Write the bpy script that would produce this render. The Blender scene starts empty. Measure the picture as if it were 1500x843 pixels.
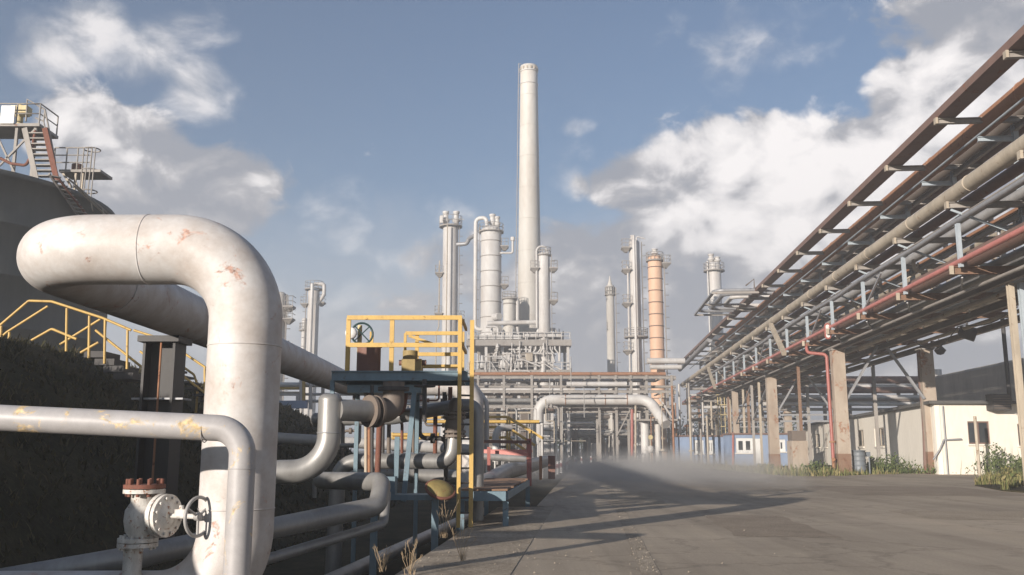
SUN_E, SKY_S, EXPO = 4.8, .07, 0.6
SKY_TINT = (.74, .90, 1.12)
CLOUD_K = .70
HAZE, DUST = .0017, .21
import bpy, bmesh, math, random
from mathutils import Vector, Matrix, noise as mnoise
random.seed(7)
PI = math.pi
sc = bpy.context.scene
COL = sc.collection
# ------------------------------------------------------------------ camera
F = 1360.0; CX, CY = 750.0, 421.5; HC = 1.55
PITCH = math.atan(236.5 / F)
cam = bpy.data.cameras.new('camera'); cam_o = bpy.data.objects.new('camera', cam); COL.objects.link(cam_o)
cam_o.location = (0, 0, HC); cam_o.rotation_euler = (PI / 2 + PITCH, 0, 0)
cam.sensor_width = 36; cam.lens = 36 * F / 1500; cam.clip_start = .1; cam.clip_end = 6000
sc.camera = cam_o
def at(px, py, Y):
    """the world point seen at a pixel of the photo, at forward distance Y"""
    zp = Y * math.tan(PITCH + math.atan((CY - py) / F))
    zc = Y * math.cos(PITCH) + zp * math.sin(PITCH)
    return Vector(((px - CX) / F * zc, Y, HC + zp))
def ground(px, py, z=0.0):
    Y = (z - HC) / math.tan(PITCH + math.atan((CY - py) / F))
    return at(px, py, Y)
TH = math.radians(4.76); CT, ST = math.cos(TH), math.sin(TH)
def rk(U, V, Z):          # frame of the road and the pipe rack: U across, V along
    return Vector((U * CT + V * ST, -U * ST + V * CT, Z))
def uv_of(p): return (p.x * CT - p.y * ST, p.x * ST + p.y * CT)
# ------------------------------------------------------------------ object helpers
def tag(o, label=None, cat=None, group=None, kind=None):
    if label: o['label'] = label
    if cat: o['category'] = cat
    if group: o['group'] = group
    if kind: o['kind'] = kind
    return o
def thing(name, label, cat, loc, group=None):
    o = bpy.data.objects.new(name, None); COL.objects.link(o)
    o.location = loc; o.empty_display_size = .3
    return tag(o, label, cat, group)
def wloc(o):
    v = Vector(o.location)
    while o.parent: o = o.parent; v = v + Vector(o.location)
    return v
def frame(d, up=Vector((0, 0, 1))):
    d = d.normalized()
    if abs(d.dot(up)) > .98: up = Vector((0, 1, 0))
    a = d.cross(up).normalized(); b = a.cross(d).normalized()
    return a, b
class MB:
    def __init__(s): s.v = []; s.f = []; s.sm = []
    def add(s, vs, fs, smooth=False):
        o = len(s.v); s.v.extend([tuple(v) for v in vs])
        for f in fs: s.f.append([i + o for i in f]); s.sm.append(smooth)
        return s
    def hexa(s, c):   # 8 corners: bottom loop 0-3, top loop 4-7
        return s.add(c, [(3, 2, 1, 0), (4, 5, 6, 7), (0, 1, 5, 4), (1, 2, 6, 5), (2, 3, 7, 6), (3, 0, 4, 7)])
    def box(s, c, size, rz=0.0):
        c = Vector(c); hx, hy, hz = size[0] / 2, size[1] / 2, size[2] / 2
        ca, sa = math.cos(rz), math.sin(rz)
        pts = []
        for z in (-hz, hz):
            for x, y in ((-hx, -hy), (hx, -hy), (hx, hy), (-hx, hy)):
                pts.append(c + Vector((x * ca - y * sa, x * sa + y * ca, z)))
        return s.hexa(pts)
    def beam(s, p, q, w, h, up=Vector((0, 0, 1))):
        p, q = Vector(p), Vector(q); a, b = frame(q - p, up)
        pts = []
        for e in (p, q):
            for x, y in ((-w, -h), (w, -h), (w, h), (-w, h)):
                pts.append(e + a * (x / 2) + b * (y / 2))
        return s.hexa(pts)
    def ibeam(s, p, q, w, h, t=None, up=Vector((0, 0, 1))):
        t = t or max(.02, w * .1)
        p, q = Vector(p), Vector(q); a, b = frame(q - p, up)
        s.beam(p + b * (h / 2 - t / 2), q + b * (h / 2 - t / 2), w, t, up)
        s.beam(p - b * (h / 2 - t / 2), q - b * (h / 2 - t / 2), w, t, up)
        return s.beam(p, q, t * .9, h - 2 * t, up)
    def cyl(s, p, q, r, r2=None, n=16, caps=True):
        p, q = Vector(p), Vector(q); r2 = r if r2 is None else r2
        a, b = frame(q - p); vs = []
        for e, rr in ((p, r), (q, r2)):
            for i in range(n):
                t = 2 * PI * i / n; vs.append(e + a * (math.cos(t) * rr) + b * (math.sin(t) * rr))
        s.add(vs, [(i, (i + 1) % n, n + (i + 1) % n, n + i) for i in range(n)], True)
        if caps:
            s.add(vs[:n], [tuple(reversed(range(n)))]); s.add(vs[n:], [tuple(range(n))])
        return s
    def tube(s, pts, r, bend=0.0, n=16, caps=True, seg=8):
        pts = [Vector(p) for p in pts]; path = [pts[0]]
        for i in range(1, len(pts) - 1):
            p0, p1, p2 = pts[i - 1], pts[i], pts[i + 1]
            d0, d1 = (p1 - p0), (p2 - p1); l0, l1 = d0.length, d1.length
            d0, d1 = d0.normalized(), d1.normalized(); ang = d0.angle(d1, 0)
            if bend <= 0 or ang < .02: path.append(p1); continue
            tl = min(bend * math.tan(ang / 2), l0 * .49, l1 * .49); R = tl / math.tan(ang / 2)
            a = p1 - d0 * tl; nrm = (d1 - d0 * d0.dot(d1)).normalized(); c = a + nrm * R
            for k in range(seg + 1):
                t = ang * k / seg; path.append(c - nrm * (R * math.cos(t)) + d0 * (R * math.sin(t)))
        path.append(pts[-1])
        t0 = (path[1] - path[0]).normalized(); a, b = frame(t0); vs = []; prev = t0
        for i, p in enumerate(path):
            if i == 0: t = t0
            elif i == len(path) - 1: t = (path[-1] - path[-2]).normalized()
            else:
                t = ((path[i] - path[i - 1]).normalized() + (path[i + 1] - path[i]).normalized())
                t = t.normalized() if t.length > 1e-6 else prev
            q = prev.rotation_difference(t); a = q @ a; b = q @ b; prev = t
            sc_ = 1.0
            for j in range(n):
                th = 2 * PI * j / n; vs.append(p + a * (math.cos(th) * r) + b * (math.sin(th) * r))
        m = len(path); fs = []
        for i in range(m - 1):
            for j in range(n):
                fs.append((i * n + j, i * n + (j + 1) % n, (i + 1) * n + (j + 1) % n, (i + 1) * n + j))
        s.add(vs, fs, True)
        if caps:
            s.add(vs[:n], [tuple(reversed(range(n)))]); s.add(vs[-n:], [tuple(range(n))])
        return s
    def lathe(s, base, prof, n=32, axis=Vector((0, 0, 1)), smooth=True):
        base = Vector(base); axis = Vector(axis).normalized(); a, b = frame(axis); vs = []
        for r, z in prof:
            for j in range(n):
                t = 2 * PI * j / n; vs.append(base + axis * z + a * (math.cos(t) * r) + b * (math.sin(t) * r))
        fs = []
        for i in range(len(prof) - 1):
            for j in range(n):
                fs.append((i * n + j, i * n + (j + 1) % n, (i + 1) * n + (j + 1) % n, (i + 1) * n + j))
        return s.add(vs, fs, smooth)
    def ring(s, c, axis, R, r, n=32, k=8):
        c = Vector(c); axis = Vector(axis).normalized(); a, b = frame(axis); vs = []
        for i in range(n):
            t = 2 * PI * i / n; d = a * math.cos(t) + b * math.sin(t)
            for j in range(k):
                u = 2 * PI * j / k; vs.append(c + d * (R + r * math.cos(u)) + axis * (r * math.sin(u)))
        fs = []
        for i in range(n):
            for j in range(k):
                fs.append((i * k + j, ((i + 1) % n) * k + j, ((i + 1) % n) * k + (j + 1) % k, i * k + (j + 1) % k))
        return s.add(vs, fs, True)
    def disc(s, c, axis, R, h, n=32):   # a flange: short cylinder centred on c
        axis = Vector(axis).normalized(); c = Vector(c)
        return s.cyl(c - axis * h / 2, c + axis * h / 2, R, n=n)
    def bolts(s, c, axis, R, r, h, n):
        axis = Vector(axis).normalized(); a, b = frame(axis); c = Vector(c)
        for i in range(n):
            t = 2 * PI * (i + .5) / n; p = c + a * (R * math.cos(t)) + b * (R * math.sin(t))
            s.cyl(p - axis * h / 2, p + axis * h / 2, r, n=6)
        return s
    def build(s, name, mat, parent=None):
        me = bpy.data.meshes.new(name)
        if parent is None:
            xs = [v[0] for v in s.v]; ys = [v[1] for v in s.v]; zs = [v[2] for v in s.v]
            o0 = Vector(((min(xs) + max(xs)) / 2, (min(ys) + max(ys)) / 2, min(zs)))
        else: o0 = wloc(parent)
        me.from_pydata([tuple(Vector(v) - o0) for v in s.v], [], s.f)
        me.polygons.foreach_set('use_smooth', s.sm); me.update()
        bm = bmesh.new(); bm.from_mesh(me); bmesh.ops.recalc_face_normals(bm, faces=bm.faces); bm.to_mesh(me); bm.free()
        me.materials.append(mat)
        o = bpy.data.objects.new(name, me); COL.objects.link(o)
        if parent is None: o.location = o0
        else: o.parent = parent
        return o
# ------------------------------------------------------------------ materials
def nodes_of(name):
    m = bpy.data.materials.new(name); m.use_nodes = True
    nt = m.node_tree; return m, nt, nt.nodes['Principled BSDF']
def nn(nt, t, **kw):
    n = nt.nodes.new(t)
    for k, v in kw.items():
        if k in n.inputs: n.inputs[k].default_value = v
        else: setattr(n, k, v)
    return n
def ramp(nt, fac, stops):
    r = nt.nodes.new('ShaderNodeValToRGB'); e = r.color_ramp.elements
    while len(e) < len(stops): e.new(.5)
    for x, (p, c) in zip(e, stops): x.position = p; x.color = (*c, 1) if len(c) == 3 else c
    nt.links.new(fac, r.inputs[0]); return r.outputs[0]
def mixc(nt, fac, a, b, mode='MIX'):
    m = nt.nodes.new('ShaderNodeMix'); m.data_type = 'RGBA'; m.blend_type = mode
    for sock, v in ((m.inputs[0], fac), (m.inputs[6], a), (m.inputs[7], b)):
        if isinstance(v, (int, float)): sock.default_value = v
        elif isinstance(v, tuple): sock.default_value = (*v, 1)
        else: nt.links.new(v, sock)
    return m.outputs[2]
def paint(name, col, rust=.0, grime=.35, rough=.5, scale=1.0, metal=0.0, rustcol=(.17, .065, .03), bump=.08, streak=True, grimecol=None, fine=.5):
    m, nt, b = nodes_of(name); L = nt.links
    tc = nn(nt, 'ShaderNodeTexCoord'); geo = nn(nt, 'ShaderNodeNewGeometry')
    mp = nn(nt, 'ShaderNodeMapping'); mp.inputs['Scale'].default_value = (scale, scale, scale * (.35 if streak else 1)); L.new(geo.outputs['Position'], mp.inputs[0])
    n1 = nn(nt, 'ShaderNodeTexNoise', Scale=1.6, Detail=8, Roughness=.65); L.new(mp.outputs[0], n1.inputs['Vector'])
    n2 = nn(nt, 'ShaderNodeTexNoise', Scale=9.0, Detail=6, Roughness=.7); L.new(mp.outputs[0], n2.inputs['Vector'])
    gc = grimecol or tuple(c * .45 + .02 * k for c, k in zip(col, (1, .8, .6)))
    g = ramp(nt, n1.outputs[0], [(.38, (0, 0, 0)), (.75, (grime,) * 3)])
    c = mixc(nt, g, col, gc)
    f2 = ramp(nt, n2.outputs[0], [(.3, (1 - .35 * fine,) * 3), (.7, (1.0,) * 3)])
    c = mixc(nt, .7, c, f2, 'MULTIPLY')
    rgh = None
    if rust > 0:
        n3 = nn(nt, 'ShaderNodeTexNoise', Scale=2.3, Detail=10, Roughness=.72, Distortion=.6)
        mp2 = nn(nt, 'ShaderNodeMapping'); mp2.inputs['Location'].default_value = (3.1, 7.7, 1.9); mp2.inputs['Scale'].default_value = (scale,) * 3
        L.new(geo.outputs['Position'], mp2.inputs[0]); L.new(mp2.outputs[0], n3.inputs['Vector'])
        t = .72 - rust * .35
        rm = ramp(nt, n3.outputs[0], [(t - .015, (0, 0, 0)), (t + .05, (1, 1, 1))])
        n4 = nn(nt, 'ShaderNodeTexNoise', Scale=14.0, Detail=5); L.new(mp2.outputs[0], n4.inputs['Vector'])
        rc = ramp(nt, n4.outputs[0], [(.3, tuple(x * .55 for x in rustcol)), (.7, tuple(min(1, x * 1.7) for x in rustcol))])
        c = mixc(nt, rm, c, rc)
        rgh = mixc(nt, rm, (rough,) * 3, (.9,) * 3)
    L.new(c, b.inputs['Base Color'])
    if rgh: L.new(rgh, b.inputs['Roughness'])
    else: b.inputs['Roughness'].default_value = rough
    b.inputs['Metallic'].default_value = metal
    if bump:
        bp = nn(nt, 'ShaderNodeBump', Strength=bump, Distance=.02); L.new(n2.outputs[0], bp.inputs['Height']); L.new(bp.outputs[0], b.inputs['Normal'])
    return m
M = {}
M['white'] = paint('white_paint', (.60, .575, .555), rust=.33, grime=.9, rough=.55, scale=1.1, rustcol=(.38, .24, .19), streak=False, grimecol=(.40, .33, .28))
M['white_far'] = paint('weathered_white_paint', (.61, .59, .565), rust=.17, grime=.75, rough=.5, scale=.35, grimecol=(.38, .33, .29))
M['valve_white'] = paint('chipped_white_paint', (.70, .67, .62), rust=.40, grime=.8, rough=.55, scale=6, rustcol=(.22, .09, .04))
M['stack'] = paint('cream_stack_paint', (.57, .545, .50), rust=0, grime=.7, rough=.6, scale=.22, grimecol=(.42, .36, .30))
M['grey_paint'] = paint('grey_pipe_paint', (.40, .385, .37), rust=.04, grime=.5, rough=.45, scale=1.2)
M['flaked'] = paint('flaking_grey_paint', (.42, .40, .395), rust=.42, grime=.4, rough=.45, scale=1.3, rustcol=(.48, .36, .2), streak=False)
M['clad'] = paint('grey_cladding', (.34, .33, .315), rust=.12, grime=.7, rough=.42, metal=.35, scale=1.5)
M['steel'] = paint('galvanised_steel', (.34, .34, .35), rust=.14, grime=.5, rough=.5, metal=.3, scale=2)
M['steel_far'] = paint('weathered_steel', (.34, .31, .28), rust=.25, grime=.6, rough=.7, scale=.8)
M['bluegrey'] = paint('blue_grey_steel', (.38, .43, .47), rust=.12, grime=.4, rough=.5, scale=2)
M['dark'] = paint('dark_steel', (.055, .05, .048), rust=.22, grime=.5, rough=.7, scale=1.5, rustcol=(.08, .045, .03))
M['darkpipe'] = paint('dark_pipe_paint', (.17, .135, .11), rust=.35, grime=.5, rough=.65, scale=1, rustcol=(.16, .09, .05))
M['black'] = paint('black_support_paint', (.025, .022, .022), rust=.1, grime=.5, rough=.55, scale=2, rustcol=(.06, .03, .02))
M['rust'] = paint('rusty_steel', (.33, .15, .075), rust=.4, grime=.7, rough=.85, scale=1.2, rustcol=(.15, .06, .035), grimecol=(.32, .19, .12))
M['rustdark'] = paint('dark_rusty_steel', (.20, .075, .05), rust=.5, grime=.7, rough=.85, scale=8, rustcol=(.13, .055, .03))
M['rustbrown'] = paint('rusty_brown_steel', (.20, .11, .07), rust=.4, grime=.7, rough=.85, scale=1.5, rustcol=(.13, .06, .035), grimecol=(.27, .19, .13))
M['tan'] = paint('tan_pipe_cladding', (.47, .40, .31), rust=.33, grime=.7, rough=.65, scale=.9, rustcol=(.2, .13, .08))
M['brown'] = paint('brown_pipe_paint', (.20, .12, .095), rust=.35, grime=.5, rough=.7, scale=.9)
M['brownred'] = paint('brown_drum_paint', (.20, .10, .075), rust=.3, grime=.5, rough=.7, scale=4)
M['yellow'] = paint('yellow_rail_paint', (.58, .375, .10), rust=.30, grime=.5, rough=.5, scale=4, rustcol=(.14, .06, .03), grimecol=(.38, .24, .08))
M['yellow_pale'] = paint('faded_yellow_paint', (.62, .50, .26), rust=.25, grime=.5, rough=.6, scale=2)
M['blue'] = paint('blue_steel_paint', (.15, .225, .27), rust=.3, grime=.5, rough=.5, scale=3, rustcol=(.09, .06, .05))
M['cabinblue'] = paint('blue_cabin_paint', (.27, .35, .50), grime=.4, rough=.6, scale=.5)
M['red'] = paint('red_pipe_paint', (.36, .115, .095), rust=.35, grime=.4, rough=.5, scale=2, rustcol=(.2, .08, .05))
M['redfaded'] = paint('faded_red_paint', (.55, .20, .17), rust=.2, grime=.5, rough=.55, scale=1, rustcol=(.3, .16, .12))
M['orange'] = paint('orange_cladding', (.70, .45, .30), rust=.1, grime=.5, rough=.6, scale=.25, rustcol=(.4, .2, .1), grimecol=(.58, .33, .2))
M['concrete'] = paint('column_concrete', (.42, .35, .28), rust=.38, grime=.8, rough=.9, scale=.7, rustcol=(.22, .1, .055), grimecol=(.26, .19, .14), bump=.3)
M['wallwhite'] = paint('white_render', (.84, .78, .68), rust=0, grime=.15, rough=.9, scale=.5, grimecol=(.5, .43, .34))
M['hall'] = paint('grey_concrete_panel', (.58, .525, .45), rust=0, grime=.5, rough=.9, scale=.35)
M['roofdark'] = paint('dark_roof_edge', (.10, .095, .09), rust=0, grime=.3, rough=.8)
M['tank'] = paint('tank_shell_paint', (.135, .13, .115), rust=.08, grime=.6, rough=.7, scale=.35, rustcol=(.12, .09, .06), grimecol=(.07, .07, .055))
M['wood'] = paint('weathered_boards', (.24, .14, .085), rust=.2, grime=.6, rough=.85, scale=3, rustcol=(.12, .07, .04))
M['twig'] = paint('dry_stalks', (.42, .31, .19), grime=.4, rough=.9, scale=4, bump=0)
M['trim'] = paint('white_window_frame', (.78, .77, .74), grime=.2, rough=.5)
M['drum'] = paint('grey_bin_paint', (.17, .19, .21), rust=.1, grime=.5, rough=.5, scale=2)
M['signwhite'] = paint('white_sign_paint', (.8, .78, .75), grime=.2, rough=.5)
M['tyre'] = paint('black_rubber', (.03, .03, .03), grime=.2, rough=.8)
def glass():
    m, nt, b = nodes_of('window_glass'); b.inputs['Base Color'].default_value = (.035, .04, .045, 1)
    b.inputs['Roughness'].default_value = .08; b.inputs['Specular IOR Level'].default_value = .6
    return m
M['glass'] = glass()
def asphalt():
    m, nt, b = nodes_of('worn_asphalt'); L = nt.links
    geo = nn(nt, 'ShaderNodeNewGeometry')
    n1 = nn(nt, 'ShaderNodeTexNoise', Scale=.16, Detail=9, Roughness=.62, Distortion=.4); L.new(geo.outputs['Position'], n1.inputs['Vector'])
    mp = nn(nt, 'ShaderNodeMapping'); mp.inputs['Rotation'].default_value = (0, 0, TH); mp.inputs['Scale'].default_value = (1.1, .05, 1); L.new(geo.outputs['Position'], mp.inputs[0])
    n2 = nn(nt, 'ShaderNodeTexNoise', Scale=.9, Detail=7, Roughness=.65); L.new(mp.outputs[0], n2.inputs['Vector'])
    n3 = nn(nt, 'ShaderNodeTexNoise', Scale=26, Detail=6, Roughness=.75); L.new(geo.outputs['Position'], n3.inputs['Vector'])
    n4 = nn(nt, 'ShaderNodeTexNoise', Scale=1.3, Detail=6, Roughness=.7); L.new(geo.outputs['Position'], n4.inputs['Vector'])
    c = ramp(nt, n1.outputs[0], [(.3, (.30, .245, .185)), (.5, (.385, .317, .24)), (.7, (.46, .38, .29))])
    s = ramp(nt, n2.outputs[0], [(.36, (.78, .77, .76)), (.52, (1, 1, 1)), (.66, (1.12, 1.1, 1.07))])
    c = mixc(nt, .85, c, s, 'MULTIPLY')
    p = ramp(nt, n4.outputs[0], [(.30, (.62, .61, .60)), (.42, (1, 1, 1)), (.60, (1, 1, 1)), (.70, (1.2, 1.18, 1.13))])
    c = mixc(nt, .7, c, p, 'MULTIPLY')
    g = ramp(nt, n3.outputs[0], [(.3, (.72, .72, .72)), (.7, (1.15, 1.15, 1.15))])
    c = mixc(nt, .75, c, g, 'MULTIPLY')
    v = nn(nt, 'ShaderNodeTexVoronoi', Scale=.34); v.feature = 'DISTANCE_TO_EDGE'
    add = nn(nt, 'ShaderNodeVectorMath'); add.operation = 'MULTIPLY_ADD'; add.inputs[1].default_value = (1.6, 1.6, 0)
    L.new(n4.outputs['Color'], add.inputs[0]); L.new(geo.outputs['Position'], add.inputs[2]); L.new(add.outputs[0], v.inputs['Vector'])
    cr = ramp(nt, v.outputs['Distance'], [(.0, (.3, .3, .3)), (.022, (1, 1, 1))])
    c = mixc(nt, .38, c, cr, 'MULTIPLY')
    L.new(c, b.inputs['Base Color']); b.inputs['Roughness'].default_value = .86; b.inputs['Specular IOR Level'].default_value = .3
    bp = nn(nt, 'ShaderNodeBump', Strength=.35, Distance=.012); L.new(n3.outputs[0], bp.inputs['Height']); L.new(bp.outputs[0], b.inputs['Normal'])
    return m
M['asphalt'] = asphalt()
def earth(name, a, bcol, ccol, sc1, sc2):
    m, nt, b = nodes_of(name); L = nt.links; geo = nn(nt, 'ShaderNodeNewGeometry')
    n1 = nn(nt, 'ShaderNodeTexNoise', Scale=sc1, Detail=9, Roughness=.65); L.new(geo.outputs['Position'], n1.inputs['Vector'])
    n2 = nn(nt, 'ShaderNodeTexNoise', Scale=sc2, Detail=6, Roughness=.75); L.new(geo.outputs['Position'], n2.inputs['Vector'])
    c = ramp(nt, n1.outputs[0], [(.32, a), (.5, bcol), (.68, ccol)])
    g = ramp(nt, n2.outputs[0], [(.3, (.45, .45, .45)), (.7, (1.25, 1.25, 1.25))])
    L.new(mixc(nt, .85, c, g, 'MULTIPLY'), b.inputs['Base Color']); b.inputs['Roughness'].default_value = .95; b.inputs['Specular IOR Level'].default_value = .1
    bp = nn(nt, 'ShaderNodeBump', Strength=.7, Distance=.05); L.new(n2.outputs[0], bp.inputs['Height']); L.new(bp.outputs[0], b.inputs['Normal'])
    return m
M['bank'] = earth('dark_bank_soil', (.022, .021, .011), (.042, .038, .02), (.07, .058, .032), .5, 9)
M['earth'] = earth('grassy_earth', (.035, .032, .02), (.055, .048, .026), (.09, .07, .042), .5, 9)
M['pad'] = earth('pale_concrete_apron', (.27, .225, .175), (.40, .335, .262), (.52, .44, .345), .9, 14)
def road_patch(name, a, bcol, ccol): return earth(name, a, bcol, ccol, .9, 22)
M['patch'] = road_patch('dark_road_patch', (.29, .24, .185), (.34, .28, .22), (.39, .32, .25))
M['patch2'] = road_patch('pale_road_patch', (.37, .305, .235), (.42, .35, .27), (.47, .39, .305))
def leafy(name, c1, c2, c3):
    m, nt, b = nodes_of(name); L = nt.links; geo = nn(nt, 'ShaderNodeNewGeometry')
    r = ramp(nt, geo.outputs['Random Per Island'], [(0, c1), (.5, c2), (1, c3)])
    L.new(r, b.inputs['Base Color']); b.inputs['Roughness'].default_value = .8; b.inputs['Specular IOR Level'].default_value = .15
    return m
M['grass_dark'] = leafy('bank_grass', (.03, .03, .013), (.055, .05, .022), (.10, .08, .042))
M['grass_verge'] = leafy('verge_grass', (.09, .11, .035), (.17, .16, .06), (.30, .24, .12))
M['bush'] = leafy('shrub_leaves', (.05, .075, .025), (.09, .12, .04), (.14, .16, .065))
M['tree'] = leafy('tree_leaves', (.035, .05, .02), (.06, .08, .03), (.09, .105, .045))
# ------------------------------------------------------------------ sky, sun, haze
SUN_AZ, SUN_EL = math.radians(36.5), math.radians(11.5)      # shadows run 36 deg to the right of straight ahead
ld = Vector((math.sin(SUN_AZ) * math.cos(SUN_EL), math.cos(SUN_AZ) * math.cos(SUN_EL), -math.sin(SUN_EL)))
sl = bpy.data.lights.new('sun', 'SUN'); sl.energy = SUN_E; sl.angle = math.radians(.5); sl.color = (1.0, .915, .82)
so = bpy.data.objects.new('sun', sl); COL.objects.link(so); so.rotation_euler = ld.to_track_quat('-Z', 'Y').to_euler(); so.location = (-40, -60, 60)
W = bpy.data.worlds.new('World'); sc.world = W; W.use_nodes = True
def sky():
    nt = W.node_tree; L = nt.links
    for n in list(nt.nodes): nt.nodes.remove(n)
    out = nn(nt, 'ShaderNodeOutputWorld'); bg = nn(nt, 'ShaderNodeBackground'); L.new(bg.outputs[0], out.inputs[0])
    bg.inputs[1].default_value = SKY_S
    sk = nn(nt, 'ShaderNodeTexSky'); sk.sky_type = 'NISHITA'; sk.sun_disc = False
    sk.sun_elevation = SUN_EL; sk.sun_rotation = PI + SUN_AZ; sk.air_density = 1.0; sk.dust_density = 1.2; sk.ozone_density = 1.3
    tc = nn(nt, 'ShaderNodeTexCoord'); sx = nn(nt, 'ShaderNodeSeparateXYZ'); L.new(tc.outputs['Generated'], sx.inputs[0])
    def m(op, a, b=None, c=None, clamp=False):
        n = nt.nodes.new('ShaderNodeMath'); n.operation = op; n.use_clamp = clamp
        for i, v in enumerate((a, b, c)):
            if v is None: continue
            if isinstance(v, (int, float)): n.inputs[i].default_value = v
            else: L.new(v, n.inputs[i])
        return n.outputs[0]
    az = m('MULTIPLY', m('ARCTAN2', sx.outputs[0], sx.outputs[1]), 180 / PI)
    el = m('MULTIPLY', m('ARCSINE', sx.outputs[2]), 180 / PI)
    def fbm(offa, offe, scale, detail=9, rough=.58, dist=.0, sq=1.35):
        cv = nn(nt, 'ShaderNodeCombineXYZ'); L.new(m('ADD', az, offa), cv.inputs[0]); L.new(m('MULTIPLY', m('ADD', el, offe), sq), cv.inputs[1])
        n = nn(nt, 'ShaderNodeTexNoise', Scale=scale, Detail=detail, Roughness=rough, Distortion=dist); L.new(cv.outputs[0], n.inputs['Vector'])
        return n.outputs[0]
    def ae(px, py):
        p = at(px, py, 100) - Vector((0, 0, HC)); return math.degrees(math.atan2(p.x, p.y)), math.degrees(math.asin(p.z / p.length))
    def blob(px, py, rx, ry, w=1.0):
        a, e = ae(px, py); rx, ry = rx / 24.0, ry / 24.0     # pixels to degrees
        dx = m('DIVIDE', m('SUBTRACT', az, a), rx); dy = m('DIVIDE', m('SUBTRACT', el, e), ry)
        r2 = m('ADD', m('MULTIPLY', dx, dx), m('MULTIPLY', dy, dy))
        return m('MULTIPLY', m('MAXIMUM', m('SUBTRACT', 1.0, m('MULTIPLY', r2, .5)), -1.1), w)
    def union(bl):
        r = bl[0]
        for b in bl[1:]: r = m('SMOOTH_MAX', r, b, .15)
        return r
    bulk = fbm(0, 0, .10, 4, .5); fine = fbm(7, 3, .24, 11, .56, .35); lit = fbm(7 + .8, 3 - 1.1, .24, 5, .5, .35)
    nse = m('ADD', m('MULTIPLY', m('SUBTRACT', bulk, .5), 1.5), m('MULTIPLY', m('SUBTRACT', fine, .5), 2.3))
    cu = union([blob(1170, 262, 130, 75), blob(1060, 285, 120, 90), blob(1270, 250, 120, 70), blob(1340, 160, 58, 62, 1.0), blob(1400, 170, 90, 80, .95), blob(1480, 110, 120, 100, .9), blob(940, 270, 75, 45, .75),
                blob(1250, 400, 360, 120, 1.15), blob(1000, 420, 210, 105, 1.1), blob(960, 510, 230, 90, 1.1), blob(1200, 540, 400, 70, .9), blob(1410, 10, 120, 45, .85), blob(1500, 60, 100, 60, .95),
                blob(190, 235, 90, 62, .95), blob(128, 178, 48, 44, .95), blob(260, 270, 120, 52, .95), blob(330, 300, 70, 40, .7), blob(376, 263, 15, 9, .7),
                blob(1500, 480, 300, 60, .55), blob(660, 380, 60, 40, .45), blob(700, 450, 130, 60, .35)])
    ci = union([blob(75, 80, 55, 50, .9), blob(140, 45, 60, 40, .85), blob(210, 80, 60, 45, .85), blob(285, 130, 55, 50, .85), blob(260, 45, 60, 40, .5), blob(560, 370, 170, 80, .5), blob(430, 470, 260, 80, .5), blob(1070, 60, 40, 60, .3), blob(1150, 50, 160, 40, .25), blob(845, 186, 24, 12, .4), blob(640, 430, 220, 90, .45), blob(860, 260, 60, 40, .4)])
    dens = m('ADD', m('ADD', cu, .10), m('MULTIPLY', nse, .85)); densi = m('ADD', ci, m('MULTIPLY', nse, .8))
    def sstep(x, a, b):
        r = nn(nt, 'ShaderNodeMapRange'); r.interpolation_type = 'SMOOTHSTEP'; r.inputs[1].default_value = a; r.inputs[2].default_value = b; L.new(x, r.inputs[0]); return r.outputs[0]
    a_cu = sstep(dens, .14, .50); a_ci = m('MULTIPLY', sstep(densi, .1, 1.1), .85)
    br = union([blob(1180, 250, 190, 95, 1.15), blob(1340, 190, 95, 95, .9), blob(1080, 225, 70, 40, .9), blob(1120, 330, 160, 50, .95), blob(1260, 310, 130, 60, 1.0), blob(125, 165, 60, 34, .9), blob(150, 60, 140, 80, .6), blob(376, 262, 14, 8, .35), blob(1010, 330, 70, 34, .6), blob(1450, 120, 80, 60, .35)])
    relief = m('MULTIPLY', m('SUBTRACT', lit, fine), -2.5)
    bri = m('ADD', m('MULTIPLY', m('MAXIMUM', br, -.1), .72), m('ADD', m('ADD', relief, .17), m('MULTIPLY', m('SUBTRACT', bulk, .5), .9)), clamp=True)
    k = 1.0 / SKY_S
    ccol = ramp(nt, bri, [(0, tuple(x * CLOUD_K for x in (.30, .32, .375))), (.3, tuple(x * CLOUD_K for x in (.45, .45, .48))), (.62, tuple(x * CLOUD_K for x in (.86, .83, .83))), (1, tuple(x * CLOUD_K for x in (1.10, 1.05, 1.03)))])
    cc = nn(nt, 'ShaderNodeVectorMath'); cc.operation = 'SCALE'; L.new(ccol, cc.inputs[0]); cc.inputs['Scale'].default_value = k
    skt = mixc(nt, 1.0, sk.outputs[0], SKY_TINT, 'MULTIPLY')
    low = m('MULTIPLY', sstep(m('ADD', el, m('MULTIPLY', m('SUBTRACT', fine, .5), 12.0)), 17.0, 3.0), .85)
    lowc = tuple(x * k * CLOUD_K for x in (.46, .49, .56))
    skt = mixc(nt, low, skt, lowc)
    ic = nn(nt, 'ShaderNodeVectorMath'); ic.operation = 'SCALE'; ic.inputs['Scale'].default_value = k * CLOUD_K
    L.new(ramp(nt, m('ADD', m('MULTIPLY', m('SUBTRACT', fine, .5), 2.4), m('ADD', relief, .45)), [(0, (.50, .51, .55)), (1, (.98, .94, .93))]), ic.inputs[0])
    c1 = mixc(nt, a_ci, skt, ic.outputs[0])
    c2 = mixc(nt, m('MULTIPLY', a_cu, .96), c1, cc.outputs[0])
    L.new(c2, bg.inputs[0])
sky()
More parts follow.
